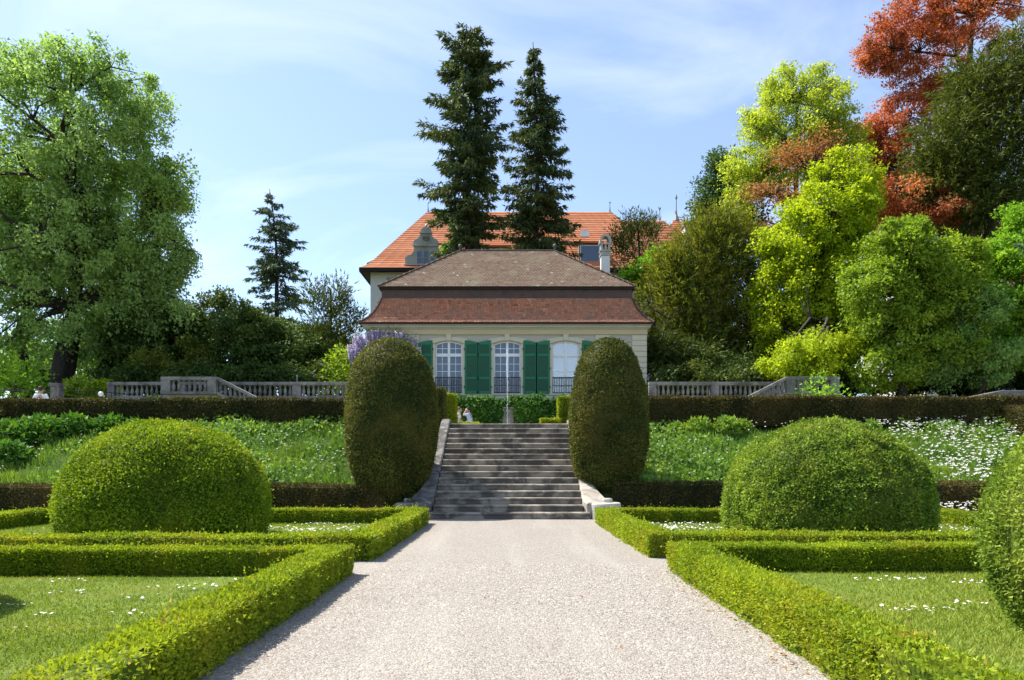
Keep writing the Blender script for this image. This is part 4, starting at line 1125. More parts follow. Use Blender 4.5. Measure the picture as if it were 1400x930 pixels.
# roof: flared lower slope, board band, upper hipped slope; every tile of the front is real, joined per slope
def tile_field(name, mat, rows, parent, seed, tw=.17):
    """rows: list of (half width x, y, z) edge lines going up; tiles hang on lines along x"""
    r = R(seed); V, Fc, A = [], [], []
    for k in range(len(rows) - 1):
        h0, y0, z0 = rows[k]; h1, y1, z1 = rows[k + 1]
        n = max(1, int(round(2 * h0 / tw)))
        off = .5 * (k % 2)
        up = Vector((0, y1 - y0, z1 - z0)); ln = up.length; up.normalize(); nr = Vector((0, -up.z, up.y))
        for i in range(n + 1):
            xa = -h0 + (i - off) * 2 * h0 / n; xb = xa + 2 * h0 / n
            if xb > h0 + .1 or xa < -h0 - .1: continue
            g = .006; xa += g; xb -= g; xm = (xa + xb) / 2
            j = r.normal(0, .006); lift = .019 + r.normal(0, .003)
            b0 = Vector((0, y0, z0)) - up * (.035 + j)
            i0 = len(V)
            for x, d, l in ((xa, .03, lift), (xa + (xb - xa) * .2, .008, lift), (xm, 0, lift + .004), (xb - (xb - xa) * .2, .008, lift), (xb, .03, lift)):
                q = b0 + up * d + nr * l; V.append((x, q.y, q.z))
            for x, d, l in ((xa, .03, 0), (xm, 0, .0), (xb, .03, 0)):
                q = b0 + up * d + nr * l; V.append((x, q.y, q.z))
            q = b0 + up * (ln + .06) + nr * .008
            V.append((xa, q.y, q.z)); V.append((xb, q.y, q.z))
            Fc += [(i0, i0+1, i0+9), (i0+1, i0+2, i0+9), (i0, i0+9, i0+8)] if False else []
            Fc += [(i0 + 8, i0, i0 + 1), (i0 + 8, i0 + 1, i0 + 2), (i0 + 8, i0 + 2, i0 + 9), (i0 + 9, i0 + 2, i0 + 3), (i0 + 9, i0 + 3, i0 + 4),
                   (i0 + 5, i0 + 1, i0), (i0 + 5, i0 + 6, i0 + 2), (i0 + 5, i0 + 2, i0 + 1), (i0 + 6, i0 + 7, i0 + 3), (i0 + 6, i0 + 3, i0 + 2), (i0 + 7, i0 + 4, i0 + 3)]
            c = np.clip(.42 + r.normal(0, .13), 0, .95)
            if r.uniform() < .008: c = 1.0
            A += [c] * 10
    o = arr_mesh(name, np.array(V), np.array(Fc), 3, mat, np.array(A), parent); o['kind'] = 'stuff'
    return o
def lerp_rows(prof, step):
    """prof: [(d, z)] inward offset / height; resample by length"""
    out = [prof[0]]; acc = 0
    P_ = []
    for k in range(len(prof) - 1):
        for t in np.linspace(0, 1, 60): P_.append((prof[k][0] + (prof[k+1][0] - prof[k][0]) * t, prof[k][1] + (prof[k+1][1] - prof[k][1]) * t))
    last = P_[0]; rows = [last]
    for q in P_[1:]:
        if math.hypot(q[0] - last[0], q[1] - last[1]) >= step: rows.append(q); last = q
    return rows
EW = 7.92; EY = 39.3 - PY
DEP = 2 * (ER - 39.3)
low = [(0, 9.14), (.22, 9.29), (.45, 9.52), (.68, 9.85), (.86, 10.20), (1.0, 10.60)]
upp = [(.86, 11.28), (5.05, 14.45)]
def roof_skin(prof, mat, name, ew=EW):
    """closed hipped shell under the tiles"""
    mb = MB()
    rings = [[(-ew + d, EY + d, Z(z)), (ew - d, EY + d, Z(z)), (ew - d, EY + DEP - d, Z(z)), (-ew + d, EY + DEP - d, Z(z))] for d, z in prof]
    for k in range(len(rings) - 1):
        for j in range(4):
            mb.poly([rings[k][j], rings[k][(j + 1) % 4], rings[k + 1][(j + 1) % 4], rings[k + 1][j]])
    mb.poly(rings[0][::-1]); mb.poly(rings[-1])
    return mb.build(name, mat, pav)
lr = roof_skin(low, M['tile_low'], 'lower_roof')
ur = roof_skin(upp, M['tile_up'], 'upper_roof')
rows = lerp_rows(low, .135)
tile_field('tiles', M['tile_low'], [(EW - d + .02, EY + d, Z(z)) for d, z in rows] + [(EW - 1.0, EY + 1.0, Z(10.62))], lr, 5)
rows = lerp_rows(upp, .17)
tile_field('tiles', M['tile_up'], [(EW - d + .02, EY + d, Z(z)) for d, z in rows], ur, 6)
# end slopes: same fields turned to the sides
for s in (-1, 1):
    for nm, prof, mat, st, par_, sd_ in (('tiles', low, M['tile_low'], .135, lr, 15), ('tiles', upp, M['tile_up'], .17, ur, 16)):
        rw = lerp_rows(prof, st)
        hw = DEP / 2
        o = tile_field(nm, mat, [(max(.05, hw - d + .02), -hw + d, Z(z)) for d, z in rw], par_, sd_ + s)
        o.location = (s * (EW - hw), EY + hw, 0); o.rotation_euler = (0, 0, math.radians(90 * s))
mb = MB()
mb.box(-EW - .03, EW + .03, EY - .04, EY + .02, Z(9.04), Z(9.13)); mb.box(-EW - .03, -EW + .03, EY + .021, EY + DEP, Z(9.04), Z(9.13)); mb.box(EW - .03, EW + .03, EY + .021, EY + DEP, Z(9.04), Z(9.13))
mb.build('lower_eave_board', M['darkwood'], pav)
a, y0 = EW - 1.02, EY + 1.02
mb = MB(); mb.box(-a, a, y0, EY + DEP - 1.02, Z(10.4), Z(11.2)); mb.build('board_band', M['attic'], pav)
a, y0 = EW - .90, EY + .90
mb = MB(); mb.box(-a, a, y0, EY + DEP - .9, Z(11.13), Z(11.275)); mb.build('upper_eave_board', M['darkwood'], pav)
# ridge and hip tiles
hp = MB()
rx = EW - 5.05
def ridge(p0, p1, rad=.085, n=None):
    p0, p1 = Vector(p0), Vector(p1); L = (p1 - p0).length; n = int(L / .34)
    for k in range(n):
        q0 = p0.lerp(p1, k / n); q1 = p0.lerp(p1, (k + 1.12) / n)
        hp.tube([q0, q1], [rad * 1.12, rad * .9], 8)
ridge((-rx, EY + DEP / 2, Z(14.46)), (rx, EY + DEP / 2, Z(14.46)))
for s in (-1, 1):
    ridge((s * (EW - .86), EY + .86, Z(11.29)), (s * rx, EY + DEP / 2, Z(14.46)), .075)
    for k in range(len(low) - 1):
        (d0, z0), (d1, z1) = low[k], low[k + 1]
        ridge((s * (EW - d0), EY + d0, Z(z0 + .02)), (s * (EW - d1), EY + d1, Z(z1 + .02)), .07)
hp.build('ridge_tiles', M['attic'], ur)['kind'] = 'stuff'
for s in (-1, 1):
    mb = MB(); mb.lathe([(.05, 14.5), (.05, 14.60), (.03, 14.63), (.09, 14.68), (.12, 14.76), (.09, 14.84), (.03, 14.88)], 14, s * rx, EY + DEP / 2)
    o = mb.build('roof_ball', M['lead'], ur, smooth=True); o.location = (0, 0, -UP)
# chimney
ch = empty('chimney', (5.85, 4.1, 0)); ch.parent = pav
mb = MB(); mb.box(-.26, .26, -.26, .26, Z(11.8), Z(13.95)); mb.build('shaft', M['render'], ch, bevel=.02)
mb = MB(); mb.box(-.31, .31, -.31, .31, Z(13.95), Z(14.05)); mb.box(-.28, .28, -.28, .28, Z(14.051), Z(14.2)); mb.box(-.33, .33, -.33, .33, Z(14.201), Z(14.29)); mb.build('collar', M['dormerstone'], ch, bevel=.015)
mb = MB()
for s in (-1, 1):
    mb.box(s * .22 - .06, s * .22 + .06, -.26, .26, Z(14.291), Z(14.62))
mb.box(-.05, .05, -.24, .24, Z(14.291), Z(14.62))
mb.box(-.31, .31, -.29, .29, Z(14.621), Z(14.69)); mb.build('smoke_openings', M['dormerstone'], ch)
hoop = MB(); outer = [(.36 * math.cos(t), Z(14.70) + .56 * math.sin(t)) for t in np.linspace(0, math.pi, 15)]; inner = [(.23 * math.cos(t), Z(14.70) + .40 * math.sin(t)) for t in np.linspace(math.pi, 0, 15)]
hoop.prism(outer + inner, 'y', -.28, .28); hoop.build('arched_cap', M['dormerstone'], ch)

# wisteria on the left corner
def wisteria():
    r = R(33)
    root = empty('wisteria', (-7.6, 39.3, UP)); tag(root, 'wisteria with hanging mauve flower clusters on the pavilion corner', 'wisteria')
    s = MB()
    s.tube([(-.2, .0, -.05), (-.1, .05, 1.5), (.0, .0, 2.6), (.7, -.1, 3.1), (2.2, -.1, 3.2)], [.09, .07, .06, .04, .02], 6)
    s.build('stem', M['greybark'], root)
    s = MB(); s.tube([(-.1, .05, 1.5), (-.6, .0, 2.4), (-.9, -.1, 2.9)], [.05, .04, .02], 6)
    s.build('stem', M['greybark'], root)
    # one raceme mesh shared
    n = 130; t = r.uniform(0, 1, n); a = r.uniform(0, 6.28, n); rad = .13 * (1 - t * .8)
    P = np.stack([np.cos(a) * rad, np.sin(a) * rad, -t * .52], 1); D = unit(np.stack([np.cos(a), np.sin(a), r.normal(-.4, .4, n)], 1)); N = r.normal(size=(n, 3))
    V, Fc, A = leaf_arrays(P, D, N, np.full(n, .075), np.full(n, .07), np.clip(.75 - t * .5 + r.normal(0, .15, n), 0, 1))
    tmp = arr_mesh('flower_cluster', V, Fc, 3, M['wisteria'], A, root); me = tmp.data
    spots = []
    for px in np.linspace(485, 566, 15):
        for q in range(4):
            base = 451 + 12 * abs((px - 522) / 45) ** 2
            spots.append((px + r.normal(0, 2.5), base + q * 5.5 * r.uniform(.6, 1.3) + (10 if px > 555 else 0) * (q > 0) * 0))
    for px, py in [(482, 470), (484, 478), (481, 486), (487, 484), (484, 494), (490, 476), (480, 477), (486, 490)] : spots.append((px, py))
    first = True
    for px, py in spots:
        p = W(px, py, 39.3 + r.normal(0, .12)) - np.array([-7.6, 39.3, UP])
        o = tmp if first else link(bpy.data.objects.new('flower_cluster', me), root); first = False
        o.location = p; o.rotation_euler = (r.normal(0, .12), r.normal(0, .12), r.uniform(0, 6.28)); k = r.uniform(.75, 1.25); o.scale = (k, k, k)
    n = 500; q = np.array(spots)[r.randint(0, len(spots), n)]
    P = np.array([W(x + r.normal(0, 3), y - abs(r.normal(0, 4)), 39.35 + r.normal(0, .15)) for x, y in q]) - np.array([-7.6, 39.3, UP])
    leaves('foliage', P, r.normal(size=(n, 3)) - [0, 0, .5], np.tile([0, -.4, 1.], (n, 1)) + r.normal(size=(n, 3)) * .5, r.uniform(.1, .2, n), .06, r.uniform(0, 1, n), M['wisteria_leaf'], root)
wisteria()

# ------------------------------------------------------------------ manor house behind
MY = 61.5
manor = empty('manor_house', (0, MY, UP)); tag(manor, 'large white manor house with a steep orange tiled roof behind the tall spruces', 'house')
L0, L1 = -11.9, 12.5          # main wing wall ends
mdep = 13.0
EZ = 17.75
mb = MB(); mb.box(L0, L1, 0, mdep, 0, Z(EZ)); mb.build('wall', M['render'], manor)
def hip_roof(name, x0, x1, y0, y1, prof, mat, seed, rows_step=.30, kx=1.0):
    """prof [(inset, z)], real stepped tile courses on all four slopes"""
    r = R(seed); V, Fc, A = [], [], []
    rw = lerp_rows(prof, rows_step)
    if rw[-1][1] < prof[-1][1] - .02: rw.append(prof[-1])
    for k in range(len(rw) - 1):
        (d0, z0), (d1, z1) = rw[k], rw[k + 1]
        lift = .10
        def ring(d, z): return [(x0 + d * kx, y0 + d, z), (x1 - d * kx, y0 + d, z), (x1 - d * kx, y1 - d, z), (x0 + d * kx, y1 - d, z)]
        lo = ring(d0 - .03, z0 + .022); lo2 = ring(d0 - .03, z0 - .035); hi = ring(d1, z1)
        c = r.uniform(.2, .8)
        for j in range(4):
            # split each course along its length so tiles vary in tone
            n = 26
            for q in range(n):
                t0, t1 = q / n, (q + 1) / n
                def lp_(a, b, t): return tuple(a[i] + (b[i] - a[i]) * t for i in range(3))
                i0 = len(V)
                V += [lp_(lo[j], lo[(j+1) % 4], t0), lp_(lo[j], lo[(j+1) % 4], t1), lp_(hi[j], hi[(j+1) % 4], t1), lp_(hi[j], hi[(j+1) % 4], t0), lp_(lo2[j], lo2[(j+1) % 4], t0), lp_(lo2[j], lo2[(j+1) % 4], t1)]
                Fc += [(i0, i0+1, i0+2, i0+3), (i0+4, i0+5, i0+1, i0)]
                A += [np.clip(c + r.normal(0, .18), 0, 1)] * 6
    o = arr_mesh(name, np.array(V) - [0, MY, UP], np.array(Fc), 4, mat, np.array(A), manor); o['kind'] = 'stuff'
    return o
def rprof(ins, ze, zr):
    return [(0, ze), (.9, ze + .55), (1.8, ze + 1.35), (ins, zr)]
ro = .75
mr = hip_roof('roof_tiles', L0 - ro, 14.0, MY - ro, MY + mdep + ro, [(0, 17.95), (.7, 18.35), (1.5, 19.1), (2.6, 20.3), (mdep / 2 + ro - .02, 25.1)], M['tile_orange'], 4, kx=.66)
# ridge ends where the hips meet: left of axis -> px 586, right 838
mb = MB(); mb.box(L0 - ro - .05, 14.05, -ro - .06, -ro + .06, Z(17.62), Z(17.94)); mb.box(L0 - ro - .05, L0 - ro + .05, -ro + .061, mdep + ro, Z(17.62), Z(17.94)); mb.box(L0 - ro + .06, L0, -ro + .065, mdep + ro, Z(17.70), Z(17.78)); mb.build('eave_board', M['darkwood'], manor)
# lower wing to the right and the little pyramid roof
mb = MB(); mb.box(12.52, 19.0, 1.5, 11.0, 0, Z(17.5)); mb.build('side_wing_wall', M['render'], manor)
hip_roof('side_roof_tiles', 5.0, 19.0, MY + 1.2, MY + 11.4, [(0, 17.6), (.8, 18.2), (5.0, 24.2)], M['tile_orange'], 6)
mb = MB(); mb.box(13.6, 18.2, 7.0, 11.5, Z(18), Z(22.2)); mb.build('turret_wall', M['render'], manor)
hip_roof('turret_roof_tiles', 13.3, 18.5, MY + 6.7, MY + 11.9, [(0, 22.2), (2.55, 25.4)], M['tile_orange'], 7)
mb = MB(); mb.lathe([(.35, 25.2), (.12, 25.8), (.05, 26.3), (.04, 27.3), (.12, 27.4), (.10, 27.55), (.02, 27.8)], 10, 15.9, 9.3); o = mb.build('spire', M['zinc'], manor); o.location = (0, 0, -UP)
def finial(x, y, z, h):
    mb = MB(); mb.lathe([(.10, z - .3), (.06, z + .2), (.03, z + .5), (.03, z + h * .8), (.10, z + h * .87), (.02, z + h)], 8, x, y); o = mb.build('roof_finial', M['zinc'], manor); o.location = (0, 0, -UP)
finial(-7.8, mdep / 2 + .0, 25.1, 1.0); finial(9.1, mdep / 2, 25.1, 1.0); finial(13.7, 6.3, 24.2, 1.3)
mb = MB(); mb.box(15.0, 15.9, 1.9, 3.0, Z(18), Z(22.3)); mb.build('chimney', M['render'], manor, bevel=.03)
mb = MB(); mb.box(14.9, 16.0, 1.8, 3.1, Z(22.3), Z(22.55)); mb.build('chimney_cap', M['zinc'], manor)
# main wing windows
def mwin(x0, x1, z0, z1, y=-.02, pr=manor):
    w = empty('window', ((x0 + x1) / 2, y, Z(z0))); w.parent = pr
    hw, h = (x1 - x0) / 2, z1 - z0
    f = MB(); f.box(-hw - .1, -hw + .06, -.06, .015, -.1, h + .1); f.box(hw - .06, hw + .1, -.06, .015, -.1, h + .1); f.box(-hw + .06, hw - .06, -.06, .015, h - .06, h + .1); f.box(-hw + .06, hw - .06, -.06, .015, -.1, .06); f.box(-.04, .04, -.05, .015, .06, h - .06)
    f.build('frame', M['dormerstone'], w)
    for a, b_ in ((-hw + .06, -.04), (.04, hw - .06)):
        g = MB(); g.box(a, b_, -.02, .018, .06, h - .06); g.build('pane', M['blueglass'], w)
for x in (-9.7, -7.4): mwin(x - .75, x + .75, 15.4, 17.2)
for x in np.arange(-9.6, 11, 2.9): mwin(x - .6, x + .6, 10.6, 12.8); mwin(x - .6, x + .6, 6.4, 8.6)
# scrolled stone dormer gable
dg = empty('stone_dormer', (W(582, 0, 61)[0], -.35, 0)); dg.parent = manor
def zpx(y, Y=61.1): return Z(EYE + (640 - y) / F * Y)
def xpx(d, Y=61.1): return d / F * Y
k_ = xpx(1)
half = [(29, 362), (29, 352), (26, 349), (20, 347), (17, 343), (16.5, 336), (17.5, 334), (17.5, 331), (15, 327), (10.5, 325), (9.5, 323), (8, 322), (8, 318.5), (8.5, 317.5), (7, 313.5), (4, 310.5), (0, 309.5)]
pts = [(-a * k_, zpx(y)) for a, y in half] + [(a * k_, zpx(y)) for a, y in half[::-1][1:]]
pts = [(x if abs(x) < 18 * k_ or x < 0 else 17.5 * k_, z) for x, z in pts]
mb = MB(); mb.prism(pts, 'y', 0, .35); mb.build('gable_wall', M['dormerstone'], dg, bevel=.02)
mb = MB(); mb.box(-17 * k_, 17 * k_, .351, 4.5, zpx(366), zpx(336)); mb.build('dormer_body', M['dormerstone'], dg)
mb = MB(); mb.box(-18 * k_, 18 * k_, -.14, -.002, zpx(337), zpx(334.5)); mb.box(-9.5 * k_, 9.5 * k_, -.12, -.003, zpx(319.5), zpx(318)); mb.box(-30 * k_, 18 * k_, -.12, -.0025, zpx(363), zpx(361)); mb.build('moulding', M['dormerstone'], dg, bevel=.02)
mb = MB(); mb.lathe([(.09, zpx(310)), (.05, zpx(308.5)), (.13, zpx(307.5)), (.02, zpx(305))], 8, 0, .17); mb.build('finial', M['zinc'], dg)
sh = MB(); sh.prism([(-.28, zpx(328)), (0, zpx(330)), (.28, zpx(328)), (.3, zpx(323)), (-.3, zpx(323))], 'y', -.08, -.003); sh.build('shield', M['balus'], dg, bevel=.03)
for a, b_ in ((-13, -5.5), (-3.6, 3.6), (5.5, 13)):
    g = MB(); g.box(a * k_, b_ * k_, -.045, -.004, zpx(361), zpx(343)); wv = g.build('window', M['dormerstone'], dg)
    g = MB(); g.box(a * k_ + .06, b_ * k_ - .06, -.06, -.046, zpx(360.5), zpx(352.3)); g.box(a * k_ + .06, b_ * k_ - .06, -.06, -.046, zpx(351.6), zpx(343.6)); g.build('pane', M['blueglass'], wv)
# flat roofed dormers, skylight
def box_dormer(x0, x1, z0, z1, y):
    d = empty('roof_dormer', ((x0 + x1) / 2, y, 0)); d.parent = manor
    hw = (x1 - x0) / 2
    m1 = MB(); m1.box(-hw, hw, 0, 4.0, Z(z0), Z(z1)); m1.build('dormer_body', M['zinc'], d)
    m1 = MB(); m1.prism([(-.25, Z(z1)), (4.2, Z(z1 + 1.0)), (4.2, Z(z1 + 1.12)), (-.25, Z(z1 + .14))], 'x', -hw - .15, hw + .15); m1.build('dormer_roof', M['tile_orange'], d)
    n = max(1, int(2 * hw / 1.0))
    for k in range(n):
        a = -hw + .1 + k * (2 * hw - .2) / n; b_ = a + (2 * hw - .2) / n - .08
        m1 = MB(); m1.box(a, b_, -.05, -.003, Z(z0 + .15), Z(z1 - .12)); wv = m1.build('window', M['white'], d)
        m1 = MB(); m1.box(a + .08, b_ - .08, -.07, -.051, Z(z0 + .23), Z(z1 - .2)); m1.build('pane', M['blueglass'], wv)
p = W(805, 338, 63.0); box_dormer(p[0] - .95, p[0] + 1.0, 17.9, 20.3, 63.0 - MY - 1.0)
p = W(676, 341, 63.0); box_dormer(p[0] - 1.3, p[0] + 1.3, 17.9, 20.0, 63.0 - MY - 1.0)
p = W(799, 322, 64.1)
sk = MB(); sk.prism([(-.35, -.42), (.35, .36), (.28, .44), (-.42, -.34)], 'x', -.36, .36); o = sk.build('skylight', M['zinc'], manor); o.location = (p[0], 64.1 - MY - .35, p[2] - UP)
# shed dormer on the left hip end
sdm = empty('roof_dormer', (L0, 5.0, 0)); sdm.parent = manor
m1 = MB(); m1.prism([(-.75, Z(18.3)), (2.0, Z(18.3)), (2.0, Z(20.6)), (-.75, Z(19.35))], 'y', -1.6, 1.6); m1.build('dormer_body', M['darkwood'], sdm)
m1 = MB(); m1.prism([(-.95, Z(19.30)), (3.0, Z(21.1)), (3.0, Z(21.24)), (-.95, Z(19.44))], 'y', -1.8, 1.8); m1.build('dormer_roof', M['zinc'], sdm)

# white house glimpsed through the trees on the right, grey house on the far left
wh = empty('white_house', (40.0, 62, UP)); tag(wh, 'white house with dark windows glimpsed between copper and green branches', 'house')
mb = MB(); mb.box(-5, 9, 0, 9, 0, 17); mb.build('wall', M['render'], wh)
mb = MB(); mb.prism([(-.8, 17), (4.5, 22), (9.8, 17), (9.8, 16.8), (-.8, 16.8)], 'x', -5.8, 9.8); mb.build('roof', M['tile_low'], wh)
for x in (-3.2, -.4, 2.4, 5.2):
    for z in (2, 6, 10, 13.6):
        f = MB(); f.box(x - .7, x + .7, -.06, -.003, z, z + 2); wv = f.build('window', M['white'], wh)
        g = MB(); g.box(x - .58, x - .05, -.08, -.061, z + .12, z + 1.88); g.box(x + .05, x + .58, -.08, -.061, z + .12, z + 1.88); g.build('pane', M['blueglass'], wv)

# ------------------------------------------------------------------ trees
def branches(mb, r, trunk_pts, targets, r0, droop=0.0, nmain=9, sides=5):
    """trunk polyline, main limbs to far targets, twigs from the limbs to the remaining targets"""
    tp = [Vector(p) for p in trunk_pts]; n = len(tp)
    mb.tube(tp, [r0 * (1 - .75 * (k / (n - 1)) ** .8) for k in range(n)], 9)
    T_ = np.array(targets)
    nodes = [np.array(p) for p in tp[n // 3:]]; rad = [r0 * (1 - .75 * ((n // 3 + i) / (n - 1)) ** .8) for i in range(len(nodes))]
    d = np.linalg.norm(T_ - np.array(tp[-1])[None] * .6 - np.array(tp[n // 3])[None] * .4, axis=1)
    order = list(np.argsort(-d)); main = order[:nmain * 3:3]; rest = [i for i in range(len(T_)) if i not in set(main)]
    for idx, lst in ((0, main), (1, rest)):
        nn, rr = list(nodes), list(rad)
        for i in lst:
            t = T_[i]
            A_ = np.array(nn)
            dist = np.linalg.norm(A_ - t, axis=1) + np.maximum(0, A_[:, 2] - t[2]) * (1.2 if not droop else .2)
            j = int(np.argmin(dist)); a = A_[j]; L = np.linalg.norm(t - a)
            rb_ = min(rr[j] * .6, .012 * L + .018) if idx else min(rr[j] * .65, .02 * L + .05)
            mid = a + (t - a) * .5 + r.normal(0, .06, 3) * L + np.array([0, 0, (.12 if not droop else .16) * L])
            m2 = a + (t - a) * .25 + np.array([0, 0, .10 * L]) + r.normal(0, .04, 3) * L
            pts = [a, m2, mid, t]
            mb.tube(pts, [rb_, rb_ * .8, rb_ * .55, rb_ * .2], sides, cap=False)
            if not idx:
                for q, w_ in ((m2, .8), (mid, .55), ((mid + t) / 2, .4), (t, .22)): nodes.append(q); rad.append(rb_ * w_)

def broadleaf(name, label, base, trunk_top, env, ncl, nlf, ll, mat, seed, r0=.3, cat='tree', group=None, droop=0.0, rc=(.9, .9, .55), lw=.55, bk='bark', up=.35, shell=2.2, limbs=9, trunk_bend=.3):
    """env: list of (centre xyz, radii xyz, weight): the crown's volumes; leaves sit in clumps through them"""
    r = R(seed)
    root = empty(name, tuple(base)); tag(root, label, cat, group)
    base = np.array(base, float)
    ws = np.array([e[2] for e in env], float); ws /= ws.sum()
    C_ = []
    for e, w_ in zip(env, ws):
        k = max(2, int(ncl * w_))
        u = unit(r.normal(size=(k, 3))); q = r.uniform(0, 1, k) ** (1 / shell)
        q *= 1 + .16 * nz(u, 2.5, seed + 3)
        C_.append(np.array(e[0])[None] + u * q[:, None] * np.array(e[1])[None])
    C_ = np.concatenate(C_)
    nc = len(C_)
    per = nlf // nc
    k = np.repeat(np.arange(nc), per)
    n = len(k)
    size = r.uniform(.65, 1.3, nc)
    G = unit(r.normal(size=(n, 3))) * (r.uniform(0, 1, n) ** .55 * 1.55)[:, None] * np.array(rc)[None] * size[k][:, None]
    G *= (1 + .35 * nz(C_[k] + G, 5.0, seed + 9))[:, None]
    if droop: G[:, 2] -= np.abs(r.normal(0, droop, n)) * size[k]
    P = C_[k] + G
    P[:, 2] = np.maximum(P[:, 2], base[2] + .15)
    cen = np.array([e[0] for e in env]).mean(0)
    outw = unit(C_ - cen)[k]
    D = unit(r.normal(size=(n, 3)) + outw * .5 + np.array([0, 0, -.35 - droop * .4])); N = unit(np.array([0, 0, up * 2]) + outw * .35 + r.normal(size=(n, 3)) * .65)
    L = ll * r.uniform(.6, 1.35, n)
    rnd = np.clip(.5 + r.normal(0, .13, nc)[k] + r.normal(0, .17, n), 0, 1)
    leaves('crown', P - base, D, N, L, L * lw, rnd, mat, root)
    mb = MB()
    tt = np.array(trunk_top, float); steps = 7
    tp = [base + (tt - base) * (i / (steps - 1)) + (r.normal(0, trunk_bend, 3) * [1, 1, 0] if 0 < i < steps - 1 else 0) - base for i in range(steps)]
    tp[0] = tp[0] - np.array([0, 0, .2])
    branches(mb, r, tp, C_ - base, r0, droop, limbs)
    mb.build('trunk', M[bk], root, smooth=True)
    return root

def feather(name, label, base, top, env, nsp, ll, mat, seed, r0=.25, cat='tree', group=None, upw=.55, lw=.2, spread=.45, per=9, shell=2.4, bk='bark', hang=0.0):
    """yew-like: sprays of narrow shoots pointing up and out"""
    r = R(seed); root = empty(name, tuple(base)); tag(root, label, cat, group); base = np.array(base, float)
    ws = np.array([e[2] for e in env], float); ws /= ws.sum()
    C_, O_ = [], []
    for e, w_ in zip(env, ws):
        k = max(3, int(nsp * w_)); u = unit(r.normal(size=(k, 3))); q = r.uniform(0, 1, k) ** (1 / shell) * (1 + .14 * nz(u, 3.0, seed + 3))
        C_.append(np.array(e[0])[None] + u * q[:, None] * np.array(e[1])[None]); O_.append(u)
    C_ = np.concatenate(C_); O_ = np.concatenate(O_)
    C_[:, 2] = np.maximum(C_[:, 2], base[2] + .2)
    dirs = unit(O_ * [1, 1, .4] + np.array([0, 0, upw]) + r.normal(0, .25, C_.shape))
    n = len(C_) * per; k = np.repeat(np.arange(len(C_)), per)
    t = r.uniform(-.6, 1.0, n)
    sl = ll * r.uniform(1.2, 2.4, len(C_))
    P = C_[k] + dirs[k] * (t * sl[k])[:, None] + r.normal(0, .10 * ll / .5, (n, 3)) * (1.2 - t)[:, None]
    D = unit(dirs[k] + r.normal(0, spread, (n, 3)) - np.array([0, 0, hang])); N = unit(r.normal(size=(n, 3)) + O_[k] * .4 + [0, 0, .4])
    L = ll * r.uniform(.6, 1.3, n)
    rnd = np.clip(.42 + .14 * t + r.normal(0, .12, len(C_))[k] + r.normal(0, .14, n), 0, 1)
    leaves('crown', P - base, D, N, L * .8, L * lw * .8, rnd, mat, root)
    mb = MB(); tt = np.array(top, float)
    tp = [(tt - base) * (i / 5) + (r.normal(0, .12, 3) * [1, 1, 0] if 0 < i < 5 else 0) for i in range(6)]; tp[0] = tp[0] - np.array([0, 0, .2])
    sel = r.choice(len(C_), min(70, len(C_)), replace=False)
    branches(mb, r, tp, C_[sel] - base, r0, 0, 8, 4)
    mb.build('trunk', M[bk], root, smooth=True)
    return root

def spruce(name, label, x, y, z0, z1, prof, mat, seed, lean=0.0, nbr=300, dens=1.0, rt=.35, bare=.12, gap=0.0, lf=.42, cat='tree', droop=.35, group=None):
    """prof: [(height fraction, reach)]"""
    r = R(seed); root = empty(name, (x, y, z0)); tag(root, label, cat, group)
    H_ = z1 - z0
    ph = np.array([p[0] for p in prof]); pr_ = np.array([p[1] for p in prof])
    mb = MB()
    axis = lambda h: np.array([lean * h * h + .12 * math.sin(h * 9 + seed), .1 * math.cos(h * 7), h * H_])
    mb.tube([axis(h) - (np.array([0, 0, .2]) if h == 0 else 0) for h in np.linspace(0, 1, 12)], [rt * (1 - .93 * h) for h in np.linspace(0, 1, 12)], 8)
    PP, DD, NN, LL, AA = [], [], [], [], []
    hs = np.sort(r.uniform(bare, .985, nbr))
    for i, h in enumerate(hs):
        a = r.uniform(0, 6.28)
        sect = .5 + .5 * math.sin(a * 2 + h * 23 + seed) * math.sin(h * 61 + seed * 3)
        Lb = float(np.interp(h, ph, pr_)) * r.uniform(.5, 1.2) * (1 - gap * sect) * (1.18 if r.uniform() < .06 else 1)
        if Lb < .15: Lb = .15
        o = axis(h); dr = np.array([math.cos(a), math.sin(a), 0])
        dz = droop * Lb * (1.15 - h * .9)
        def pt(t): return o + dr * Lb * t + np.array([0, 0, -dz * (t ** 1.2) + .26 * Lb * max(0, t - .55) ** 1.5 + .10 * Lb * t])
        mb.tube([pt(0), pt(.35), pt(.7), pt(1.)], [.018 + .018 * Lb * .6, .014 + .008 * Lb, .010 + .003 * Lb, .005], 4, cap=False)
        n = int((16 + 22 * Lb) * dens)
        t = r.uniform(.12, 1.0, n) ** .8
        side = r.normal(0, .16, n) * Lb * (1.1 - t) * 1.2 + r.normal(0, .07, n)
        ax = np.array([-math.sin(a), math.cos(a), 0])
        Pq = np.array([pt(q) for q in t]) + ax[None] * side[:, None]
        Dq = dr[None] * r.uniform(.1, .9, n)[:, None] + ax[None] * (np.sign(side) * r.uniform(0, .6, n))[:, None] + np.array([0, 0, -1.0])[None] * r.uniform(-.15, 1.1, n)[:, None]
        PP.append(Pq); DD.append(Dq); NN.append(r.normal(size=(n, 3)) + dr * .3 + [0, 0, .3]); LL.append(lf * r.uniform(.55, 1.3, n) * (.75 + .3 * min(1, Lb / 2)))
        AA.append(np.clip(.40 + .22 * (t - .5) + r.normal(0, .09) + r.normal(0, .15, n), 0, 1))
    P, D, N, L, A = map(np.concatenate, (PP, DD, NN, LL, AA))
    leaves('crown', P, D, N, L, L * .24, A, mat, root)
    mb.build('trunk', M['bark'], root, smooth=True)
    return root

